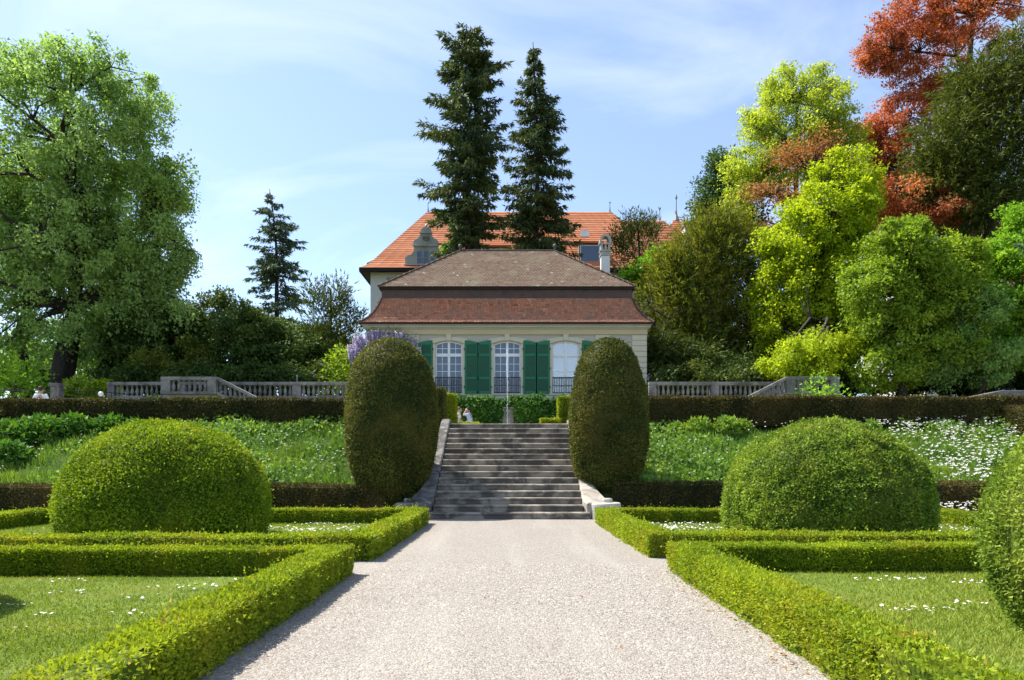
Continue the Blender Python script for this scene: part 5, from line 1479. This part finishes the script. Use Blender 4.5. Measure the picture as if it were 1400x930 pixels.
def ev(px, py, Y, rx, rz, w=1.0, ry=None, dy=0):
    """crown volume: centre seen at px,py, half sizes in photo px, at distance Y"""
    p = W(px, py, Y + dy); s = Y / F
    return ((p[0], p[1], p[2]), (rx * s, (ry if ry is not None else rx) * s, rz * s), w)
def at(px, Y): return ((px - 700) / F * Y, Y, UP)

# big linden on the left
Y_ = 43.0
env = [ev(75, 165, Y_, 130, 95, 1.6), ev(-40, 170, Y_, 130, 105, 1.0), ev(175, 200, Y_, 70, 85, .9), ev(110, 265, Y_, 140, 85, 1.5), ev(-30, 300, Y_, 140, 110, 1.0), ev(205, 305, Y_, 52, 90, .8), ev(95, 360, Y_, 125, 80, 1.0), ev(185, 385, Y_, 55, 65, .6), ev(40, 420, Y_, 110, 60, .45), ev(120, 85, Y_, 50, 35, .35), ev(50, 90, Y_, 70, 40, .4), ev(225, 245, Y_, 40, 45, .5), ev(215, 400, Y_, 38, 60, .5), ev(235, 330, Y_, 28, 50, .3), ev(180, 130, Y_, 45, 30, .4), ev(110, 450, Y_, 70, 45, .3), ev(10, 470, Y_, 60, 45, .3)]
broadleaf('linden_tree', 'huge spreading light green tree with drooping foliage and dark trunks', at(72, Y_), W(95, 130, Y_), env, 760, 125000, .205, M['linden'], 1001, r0=.5, droop=.6, rc=(.46, .46, .20), limbs=60, shell=2.6, trunk_bend=.5)
broadleaf('linden_tree', 'second dark trunk rising beside the main trunk of the spreading tree', at(92, 44), W(120, 230, 44), [ev(140, 330, 44, 70, 60, 1), ev(120, 240, 44, 60, 60, .6)], 60, 18000, .21, M['linden'], 1005, r0=.40, droop=.7, rc=(.66, .66, .32))
broadleaf('linden_tree', 'slender dark trunked tree leaning under the big spreading crown', at(38, 44.5), W(22, 250, 44.5), [ev(15, 330, 44.5, 75, 90, 1), ev(-10, 240, 44.5, 70, 70, .6)], 80, 26000, .22, M['linden'], 1002, r0=.42, droop=.5, rc=(.7, .7, .35))
# drooping grey green weeping curtain and pale tree behind the linden
broadleaf('weeping_tree', 'thin grey green weeping tree behind the spreading tree', at(150, 47), W(150, 420, 47), [ev(150, 450, 47, 45, 55, 1)], 60, 9000, .22, M['palegreen'], 1003, r0=.16, droop=1.3, rc=(.45, .45, .5), lw=.4)
broadleaf('distant_tree', 'pale distant tree seen under the spreading crown', at(118, 95), W(118, 470, 95), [ev(60, 480, 95, 70, 45, 1), ev(150, 470, 95, 60, 50, 1)], 90, 11000, .55, M['palegreen'], 1004, r0=.3, rc=(1.4, 1.4, 1.0))
leafy = [(20, 520, 36.5, 1.9, 2.2, 'brightgreen', 'loose light green shrub growing under the spreading tree'), (-25, 505, 37, 2.2, 3.2, 'midgreen', 'tall loose shrub at the foot of the spreading tree'), (140, 515, 39, 1.1, 1.3, 'lime', 'small yellow green shrub behind the iron railing'), (110, 525, 37.5, 1.0, 1.3, 'midgreen', 'small green shrub beside the stone post')]
for i, (px, py, Yq, rad, h, mt, lb) in enumerate(leafy):
    leafy_clump('shrub', (px - 700) / F * Yq, Yq, UP if Yq > 36 else ST_TOP, rad, h, 1500, .22, M[mt], 800 + i, lb, 'shrub')
for i, (px, Yq, rad, h, lb) in enumerate([(212, 33.6, .95, 1.95, 'pale green shrub at the foot of the landing balustrade'), (288, 33.5, 1.0, 1.8, 'spreading green shrub below the sloping balustrade'), (1078, 33.4, .9, 1.75, 'bright green shrub under the yellow green tree'), (1122, 33.3, 1.5, 2.95, 'tall loose green shrub hiding the landing under the yellow green tree')]):
    leafy_clump('shrub', (px - 700) / F * Yq, Yq, ST_TOP, rad, h, 1300, .16, M['palegreen'] if i == 0 else M['brightgreen'], 820 + i, lb, 'shrub')

# dark evergreens left of the pavilion
def ever(px, Y, tops, seed, label, n=15000, mat='evergreen', ll=.30, rc=(.55, .55, .4)):
    broadleaf('evergreen_tree', label, at(px, Y), W(px, tops[0][1], Y), [ev(a, b, Y, c, d, c * d) for a, b, c, d in tops], max(36, n // 150), int(n * 1.9), ll * .72, M[mat], seed, r0=.3, rc=rc, shell=3.5, up=.5, lw=.5)
ever(215, 45, [(215, 455, 62, 45), (190, 490, 50, 45), (230, 500, 60, 40)], 1101, 'dark rounded evergreen beside the spreading tree', 19000)
ever(285, 47, [(280, 440, 55, 45), (300, 490, 70, 50), (255, 470, 40, 40)], 1102, 'dark evergreen with the highest bumpy crown below the lone conifer', 18000)
ever(365, 44, [(365, 480, 60, 40), (340, 455, 45, 32), (400, 495, 55, 38), (330, 500, 50, 30)], 1103, 'dark spreading evergreen behind the sloping balustrade', 20000)
ever(430, 47, [(425, 480, 45, 40), (460, 500, 40, 35), (405, 465, 35, 28)], 1104, 'dark evergreen filling the gap beside the feathery yew', 12000)
feather('yew_tree', 'small bushy olive yew in front of the dark evergreens', at(205, 41.5), W(205, 490, 41.5), [ev(205, 502, 41.5, 26, 26, 1)], 260, .26, M['oliveyew'], 1105, r0=.1, lw=.34, upw=.3)
ever(258, 43, [(258, 488, 24, 20), (268, 505, 26, 22)], 1106, 'small olive evergreen shrub among the dark evergreens', 4500, 'oliveyew', .22, (.35, .35, .3))
feather('yew_tree', 'feathery upright yew between the lone conifer and the pavilion', at(450, 46), W(452, 395, 46), [ev(450, 440, 46, 36, 38, 1), ev(445, 480, 46, 46, 40, 1.1), ev(462, 405, 46, 14, 22, .3), ev(432, 405, 46, 14, 20, .3), ev(485, 440, 46, 12, 22, .25)], 900, .36, M['darkyew'], 1107, r0=.25, lw=.2, upw=.9, spread=.3)
leafy_clump('shrub', at(467, 40.2)[0], 40.2, UP, 1.35, 3.3, 2600, .20, M['midgreen'], 840, 'bright leafy shrub beside the wisteria corner', 'shrub')
spruce('conifer_tree', 'lone slim conifer with drooping open branches', at(384, 60)[0], 60, UP, W(0, 258, 60)[2], [(0, 3.0), (.45, 3.1), (.62, 2.9), (.78, 2.3), (.9, 1.3), (1, .15)], M['bluespruce'], 1201, lean=-.9, nbr=210, dens=1.5, gap=.5, lf=.40, bare=.2, droop=.5)

# the two tall spruces behind the pavilion
spruce('spruce_tree', 'taller dense dark spruce behind the pavilion roof', at(643, 53)[0], 53, UP, W(0, 32, 53)[2], [(0, 2.2), (.44, 2.3), (.54, 3.4), (.66, 3.6), (.80, 3.3), (.9, 2.8), (.96, 1.9), (1, .45)], M['spruce'], 1301, lean=-.3, nbr=430, dens=2.0, gap=.55, lf=.40, rt=.42, bare=.25, droop=.42)
spruce('spruce_tree', 'slightly shorter pointed spruce with its trunk showing behind the pavilion roof', at(735, 55)[0], 55, UP, W(0, 57, 55)[2], [(0, 3.6), (.4, 3.8), (.58, 3.5), (.72, 2.8), (.86, 1.8), (.95, .9), (1, .2)], M['spruce'], 1302, lean=-.25, nbr=390, dens=1.9, gap=.55, lf=.38, rt=.40, bare=.25, droop=.42)
broadleaf('young_maple', 'fresh lime green young tree in front of the stone dormer', at(617, 55), W(616, 345, 55), [ev(617, 343, 55, 11, 11, 1), ev(626, 334, 55, 7, 7, .4)], 40, 3600, .20, M['brightgreen'], 1303, r0=.12, rc=(.27, .27, .22), limbs=4)

# trees right of the pavilion
feather('yew_tree', 'dark upright yew in front of the orange roof beside the chimney', at(872, 54), W(872, 305, 54), [ev(870, 345, 54, 34, 45, 1), ev(866, 310, 54, 16, 16, .3), ev(890, 312, 54, 12, 16, .25), ev(850, 330, 54, 16, 20, .3), ev(880, 400, 54, 40, 50, .8)], 900, .38, M['darkyew'], 1401, r0=.25, upw=1.0, lw=.2)
broadleaf('young_maple', 'lime green tree peeping over the pavilion eave by the chimney', at(882, 47), W(885, 370, 47), [ev(890, 365, 47, 22, 22, 1), ev(868, 385, 47, 18, 14, .7), ev(905, 350, 47, 12, 10, .4)], 50, 4200, .25, M['brightgreen'], 1402, r0=.14, rc=(.4, .4, .3), limbs=5)
feather('yew_tree', 'broad feathery olive yew between the pavilion and the yellow green tree', at(962, 45), W(965, 310, 45), [ev(965, 355, 45, 58, 60, 1.2), ev(985, 320, 45, 34, 32, .5), ev(930, 410, 45, 55, 60, 1.1), ev(985, 430, 45, 55, 65, 1.1), ev(940, 480, 45, 60, 50, 1.0), ev(920, 370, 45, 30, 30, .4), ev(1015, 350, 45, 30, 50, .5), ev(1025, 440, 45, 34, 70, .7)], 3700, .42, M['oliveyew'], 1403, r0=.4, upw=.55, lw=.19, per=15)
feather('yew_tree', 'dark low yew behind the pale balustrade', at(905, 41.5), W(905, 450, 41.5), [ev(905, 490, 41.5, 22, 40, 1), ev(950, 500, 41.5, 35, 30, .9), ev(1000, 505, 41.5, 30, 28, .6)], 900, .38, M['darkyew'], 1404, r0=.15, upw=.1, lw=.22, hang=.4, per=13)
ever(1040, 46, [(1040, 490, 60, 45), (1000, 510, 50, 30), (1090, 510, 60, 30)], 1416, 'dark evergreen undergrowth behind the trunk of the maple', 9000)
broadleaf('green_tree', 'blue green tree rising behind the feathery olive yew', at(985, 58), W(985, 230, 58), [ev(988, 260, 58, 34, 50, 1), ev(970, 290, 58, 22, 30, .5), ev(1010, 300, 58, 40, 50, .8)], 100, 22000, .25, M['bluegreen'], 1405, r0=.3, rc=(.7, .7, .55))
Y_ = 51
broadleaf('pale_beech', 'tall airy pale lime beech with an open top', at(1085, Y_), W(1090, 140, Y_), [ev(1085, 175, Y_, 72, 72, 1.1), ev(1150, 215, Y_, 40, 60, .6), ev(1050, 160, Y_, 42, 45, .4), ev(1045, 225, Y_, 60, 50, .8), ev(1125, 165, Y_, 42, 60, .7), ev(1025, 245, Y_, 34, 42, .5), ev(1130, 230, Y_, 50, 50, .7), ev(1010, 285, Y_, 32, 40, .3), ev(1070, 118, Y_, 32, 28, .25), ev(1118, 115, Y_, 26, 26, .2)], 480, 60000, .18, M['palelime'], 1406, r0=.4, rc=(.44, .44, .34), limbs=60, shell=1.9, bk='greybark')
Y_ = 42
broadleaf('field_maple', 'big yellow green maple overhanging the stair balustrade', at(1125, Y_), W(1125, 260, Y_), [ev(1130, 300, Y_, 62, 70, 1.2), ev(1165, 240, Y_, 34, 42, .4), ev(1105, 390, Y_, 65, 65, 1.3), ev(1135, 435, Y_, 58, 60, 1.1), ev(1085, 455, Y_, 52, 55, 1.0), ev(1145, 350, Y_, 48, 60, 1.0), ev(1105, 490, Y_, 62, 38, .9), ev(1065, 410, Y_, 40, 60, .7), ev(1165, 290, Y_, 34, 50, .5), ev(1075, 330, Y_, 40, 50, .5), ev(1090, 495, 37.5, 46, 28, .4), ev(1130, 480, 39, 50, 34, .6)], 780, 135000, .185, M['lime'], 1407, r0=.45, rc=(.46, .46, .36), limbs=30, shell=2.6, up=.5)
Y_ = 46.5
broadleaf('copper_beech', 'bronze red branches of a copper beech mixed into the lime foliage', at(1120, Y_), W(1110, 240, Y_), [ev(1075, 215, Y_, 34, 16, .5), ev(1120, 205, Y_, 40, 22, .5), ev(1085, 270, Y_, 42, 15, .5), ev(1045, 262, Y_, 22, 12, .25), ev(1150, 240, Y_, 30, 24, .4), ev(1060, 330, Y_, 26, 32, .5)], 150, 6500, .18, M['bronze'], 1408, r0=.28, rc=(.85, .85, .42), limbs=16, shell=1.6)
Y_ = 52
broadleaf('copper_beech', 'tall copper red beech arching over the dark conifer', at(1335, Y_), W(1330, 20, Y_), [ev(1290, 25, Y_, 95, 62, 1.5), ev(1235, 50, Y_, 60, 42, 1.0), ev(1212, 92, Y_, 38, 22, .4), ev(1390, 0, Y_, 90, 60, 1.0), ev(1280, 115, Y_, 55, 42, .9), ev(1235, 180, Y_, 52, 54, 1.1), ev(1212, 240, Y_, 48, 42, 1.0), ev(1200, 190, Y_, 34, 34, .5), ev(1200, 285, Y_, 45, 28, .6), ev(1235, 272, 44, 55, 24, .6), ev(1290, 296, 42.5, 40, 14, .25), ev(1190, 70, Y_, 26, 22, .25), ev(1235, 275, Y_, 55, 30, .8), ev(1290, 290, Y_, 50, 30, .5), ev(1340, -70, Y_, 110, 60, .8), ev(1330, 330, Y_, 40, 30, .3), ev(1390, 400, Y_, 20, 60, .3)], 560, 105000, .185, M['copper'], 1409, r0=.6, rc=(.52, .52, .30), limbs=60, shell=2.1)
Y_ = 43
feather('yew_tree', 'massive dark olive yew in front of the copper beech', at(1350, Y_), W(1350, 60, Y_), [ev(1355, 140, Y_, 58, 70, 1.0), ev(1395, 85, Y_, 42, 45, .6), ev(1305, 195, Y_, 58, 46, .9), ev(1370, 210, Y_, 85, 62, 1.3), ev(1288, 235, Y_, 44, 32, .5), ev(1430, 150, Y_, 60, 100, .9), ev(1350, 262, Y_, 62, 32, .6), ev(1350, 290, Y_, 75, 30, .7), ev(1295, 262, Y_, 44, 28, .5), ev(1330, 130, Y_, 40, 40, .5)], 4600, .42, M['deepyew'], 1410, r0=.5, upw=.1, lw=.20, per=15, hang=.35)
Y_ = 37.2
broadleaf('green_tree', 'mid green bushy tree between the maple and the pale lilac', at(1235, Y_), W(1235, 330, Y_), [ev(1235, 345, Y_, 52, 48, 1), ev(1200, 400, Y_, 48, 55, 1), ev(1270, 400, Y_, 55, 55, 1), ev(1230, 460, Y_, 62, 50, 1), ev(1300, 470, Y_, 50, 50, .8), ev(1215, 505, Y_, 50, 26, .5), ev(1300, 360, Y_, 40, 40, .5)], 470, 84000, .165, M['midgreen'], 1411, r0=.32, rc=(.40, .40, .30), limbs=18, shell=2.6)
Y_ = 37.5
broadleaf('green_tree', 'bright green tree at the end of the parapet', at(1415, Y_), W(1410, 330, Y_), [ev(1400, 340, Y_, 48, 42, 1), ev(1385, 400, Y_, 42, 45, 1), ev(1415, 450, Y_, 45, 60, 1), ev(1380, 470, Y_, 26, 30, .4), ev(1400, 290, Y_, 22, 22, .3)], 150, 40000, .175, M['brightgreen'], 1412, r0=.3, rc=(.46, .46, .24), limbs=9, shell=3.0)
Y_ = 36.8
broadleaf('lilac_shrub', 'pale grey green leafy lilac below the white house', at(1325, Y_), W(1330, 420, Y_), [ev(1335, 430, Y_, 38, 38, 1), ev(1310, 475, Y_, 35, 32, .8), ev(1350, 490, Y_, 40, 36, .9), ev(1290, 505, Y_, 25, 25, .4)], 110, 22000, .16, M['palegreen'], 1413, r0=.14, cat='shrub', rc=(.38, .38, .26), limbs=8, shell=3.2)
lil = broadleaf('lilac_shrub', 'low green lilac with a few white blossoms behind the dark hedge', at(1200, Y_), W(1200, 500, Y_), [ev(1205, 505, Y_, 32, 28, 1), ev(1190, 515, Y_, 22, 20, .5)], 60, 5200, .17, M['midgreen'], 1414, r0=.1, cat='shrub', rc=(.35, .35, .25), limbs=6, shell=3.2)
r = R(55); pts = np.array([W(1200 + r.normal(0, 18), 500 + r.normal(0, 16), Y_ - .9 + r.normal(0, .2)) for _ in range(22)]) - np.array(at(1200, Y_))
n = len(pts) * 6; P = np.repeat(pts, 6, 0) + r.normal(0, .07, (n, 3))
leaves('blossom', P, r.normal(size=(n, 3)), r.normal(size=(n, 3)), .085, .08, r.uniform(0, 1, n), M['petal'], lil)
broadleaf('green_tree', 'dark leafed tree closing the view below the massive yew', at(1290, 50), W(1290, 330, 50), [ev(1180, 470, 50, 60, 60, .8), ev(1270, 440, 50, 70, 80, 1), ev(1330, 470, 50, 40, 60, .6), ev(1420, 450, 50, 40, 70, .6), ev(1060, 470, 50, 60, 60, .6)], 160, 18000, .34, M['bluegreen'], 1415, r0=.3, rc=(.8, .8, .6), shell=2.6)

under = [(175, 41, 'evergreen', 'low dark laurel behind the short balustrade'), (262, 40.5, 'evergreen', 'low dark laurel behind the landing balustrade'), (335, 41, 'evergreen', 'low dark laurel behind the head of the sloping balustrade'), (415, 40.5, 'evergreen', 'low dark laurel behind the pier with a finial'),
         (935, 39.5, 'darkyew', 'low dark laurel behind the balustrade by the pavilion corner'), (1010, 40, 'darkyew', 'low dark laurel behind the pale balustrade pier'), (1090, 43, 'evergreen', 'low dark laurel behind the landing under the maple'), (1165, 39, 'evergreen', 'low dark laurel between the maple and the white lilac'), (1250, 40.5, 'evergreen', 'low dark laurel under the mid green tree'), (1330, 40.5, 'evergreen', 'low dark laurel behind the pale lilac'), (1405, 40, 'evergreen', 'low dark laurel behind the stone parapet'), (60, 46.5, 'evergreen', 'low dark laurel behind the trunks of the spreading tree'), (-20, 46.5, 'evergreen', 'low dark laurel beyond the iron railing')]
for i, (px, Yq, mt, lb) in enumerate(under):
    ww = 44
    broadleaf('laurel_shrub', lb, at(px, Yq), W(px, 520, Yq), [ev(px, 524, Yq, ww, 16, 1), ev(px + 14, 512, Yq, 24, 16, .5), ev(px - 18, 515, Yq, 20, 14, .4)], 60, 8000, .19, M[mt], 1500 + i, r0=.08, cat='shrub', rc=(.42, .42, .28), limbs=6, shell=3.0)

# ------------------------------------------------------------------ people
def cloth(name, c): return plain(name, c, .85, .15, .12, 14)
M['skin'] = plain('skin', (.46, .27, .19), .6, .3, .06, 10)
M['hair'] = plain('brown_hair', (.05, .03, .02), .7, .3, .3, 30)
M['hair2'] = plain('light_brown_hair', (.16, .09, .055), .7, .3, .3, 30)
M['shirt_w'] = cloth('white_cotton', (.80, .80, .78)); M['shirt_c'] = cloth('cream_cotton', (.66, .62, .52)); M['shirt_b'] = cloth('pale_blue_cotton', (.46, .55, .66))
M['jeans'] = cloth('dark_denim', (.05, .06, .09)); M['beige'] = cloth('beige_trousers', (.30, .25, .18))
def skin_mesh(name, verts, edges, rad, mat, parent, root=0, sub=2):
    me = bpy.data.meshes.new(name); me.from_pydata([tuple(v) for v in verts], edges, []); me.update()
    o = link(bpy.data.objects.new(name, me), parent)
    sm = o.modifiers.new('skin', 'SKIN'); sm.use_smooth_shade = True
    for i, sv in enumerate(me.skin_vertices[0].data):
        q = rad[i]; sv.radius = (q, q) if not isinstance(q, tuple) else q
        sv.use_root = (i == root)
    ss = o.modifiers.new('sub', 'SUBSURF'); ss.levels = sub; ss.render_levels = sub
    me.materials.append(mat)
    return o
def person(label, loc, rz, seated, shirt, trousers, hair, arms, lean=0.0, headtilt=0.0):
    """local +y is the way the person faces; z=0 ground; joints in metres"""
    root = empty('person', loc, rz); tag(root, label, 'person')
    hipz = .50 if seated else .95
    def tor(z, y=0.): return (0, y + lean * (z - hipz), z)
    pel, wai, che, nec, hd0, hd1 = hipz, hipz + .18, hipz + .40, hipz + .56, hipz + .66, hipz + .78
    hy = headtilt
    V = [tor(pel), tor(wai), tor(che), tor(nec), tor(hd0, .02 + hy), tor(hd1, .03 + hy * 1.5)]
    Rd = [(.155, .125), (.135, .11), (.17, .115), (.055, .055), (.085, .095), (.07, .085)]
    E = [(0, 1), (1, 2), (2, 3), (3, 4), (4, 5)]
    def add(p, rr, par): V.append(p); Rd.append(rr); E.append((par, len(V) - 1)); return len(V) - 1
    # nose
    add((0, hd0 * 0 + .125 + hy + lean * (hd0 - hipz), hd0 + .03), .018, 4)
    for s in (-1, 1):                                   # ears
        add((s * .09, .01 + hy + lean * (hd0 - hipz), hd0 + .03), .016, 4)
    legs, armsv = [], []
    for s in (-1, 1):
        if seated:
            L_ = [((s * .10, .02, hipz - .02), .095), ((s * .12, .42, hipz - .01), .068), ((s * .12, .44, .28), .056), ((s * .12, .45, .08), .042), ((s * .12, .58, .035), .035)]
        else:
            L_ = [((s * .09, 0, hipz - .10), .092), ((s * .10, .02, .50), .062), ((s * .10, -.01, .28), .054), ((s * .10, -.02, .08), .040), ((s * .11, .12, .035), .036)]
        pi = 0
        for p, q in L_: pi = add(p, q, pi); legs.append((p, q))
    for s, A_ in zip((-1, 1), arms):                    # shoulder, elbow, wrist, hand
        sh = (s * .185, lean * (nec - hipz), nec - .07)
        pi = add(sh, .058, 2); prev = sh
        el, wr = A_
        pi = add(el, .043, pi); pi = add(wr, .030, pi)
        d = Vector(wr) - Vector(el); d.normalize()
        pal = Vector(wr) + d * .07; pi = add(tuple(pal), (.040, .022), pi)
        sd_ = Vector((0, 0, 1)).cross(d); sd_ = sd_.normalized() if sd_.length > .1 else Vector((1, 0, 0))
        for k, ln in enumerate((.075, .085, .08, .062)):
            add(tuple(pal + d * ln + sd_ * (k - 1.5) * .022 + Vector((0, 0, -.01))), .0095, pi)
        add(tuple(Vector(wr) + d * .05 - sd_ * .055), .011, pi)
        armsv.append((sh, el, wr))
    skin_mesh('body', V, E, Rd, M['skin'], root)
    # shirt: torso and upper arms, a little larger
    SV = [tor(pel - .02), tor(wai), tor(che), tor(nec - .03)]; SR = [(.175, .14), (.155, .127), (.188, .132), (.085, .08)]; SE = [(0, 1), (1, 2), (2, 3)]
    for sh, el, wr in armsv:
        SV.append(tuple(Vector(sh))); SR.append(.074); SE.append((2, len(SV) - 1))
        SV.append(tuple(Vector(sh).lerp(Vector(el), .75))); SR.append(.062); SE.append((len(SV) - 2, len(SV) - 1))
    skin_mesh('shirt', SV, SE, SR, shirt, root)
    TV = [tor(pel + .02)]; TR = [(.165, .135)]; TE = []
    for j in range(2):
        pi = 0
        for p, q in legs[j * 5:j * 5 + 4]: TV.append(p); TR.append(q + .014); TE.append((pi, len(TV) - 1)); pi = len(TV) - 1
    skin_mesh('trousers', TV, TE, TR, trousers, root)
    hx = tor(hd1, .0 + hy * 1.5)
    HV = [(0, hx[1] - .065, hd0 - .01), (0, hx[1] - .035, hd1 - .0), (0, hx[1] + .02, hd1 + .035)]
    skin_mesh('hair', HV, [(0, 1), (1, 2)], [.085, .100, .082], hair, root)
    sh = MB()
    return root
# bench hidden behind the box edging, two people turned towards each other on it
PYp = 33.0
bench = empty('stone_bench', (-2.15, PYp, ST_TOP - .04)); tag(bench, 'plain stone bench that the two talking people sit on', 'bench')
mb = MB(); mb.box(-.95, .95, -.24, .24, .34, .42); mb.build('seat', M['wallstone'], bench, bevel=.015)
for s in (-.7, .7):
    mb = MB(); mb.box(s - .1, s + .1, -.2, .2, 0, .338); mb.build('leg', M['wallstone'], bench, bevel=.01)
person('person in a cream shirt sitting and leaning towards the other one', (-2.47, PYp, ST_TOP - .04), math.radians(-75), True, M['shirt_c'], M['beige'], M['hair2'], [((-.26, .10, .72), (-.14, .34, .60)), ((.26, .10, .72), (.14, .34, .60))], lean=.10, headtilt=.03)
person('person in a pale blue shirt sitting with one hand raised to the head', (-1.88, PYp, ST_TOP - .04), math.radians(78), True, M['shirt_b'], M['jeans'], M['hair'], [((-.27, .26, .93), (-.13, .17, 1.15)), ((.26, .12, .74), (.12, .34, .60))], lean=.12, headtilt=.03)
p = W(56, 533, 28.8)
person('person in a white shirt seen from behind above the dark hedge', (p[0], 28.8, ST_TOP - .04), math.radians(15), False, M['shirt_w'], M['jeans'], M['hair'], [((-.27, -.02, 1.18), (-.24, .16, .98)), ((.27, -.02, 1.18), (.24, .16, .98))], lean=.0)
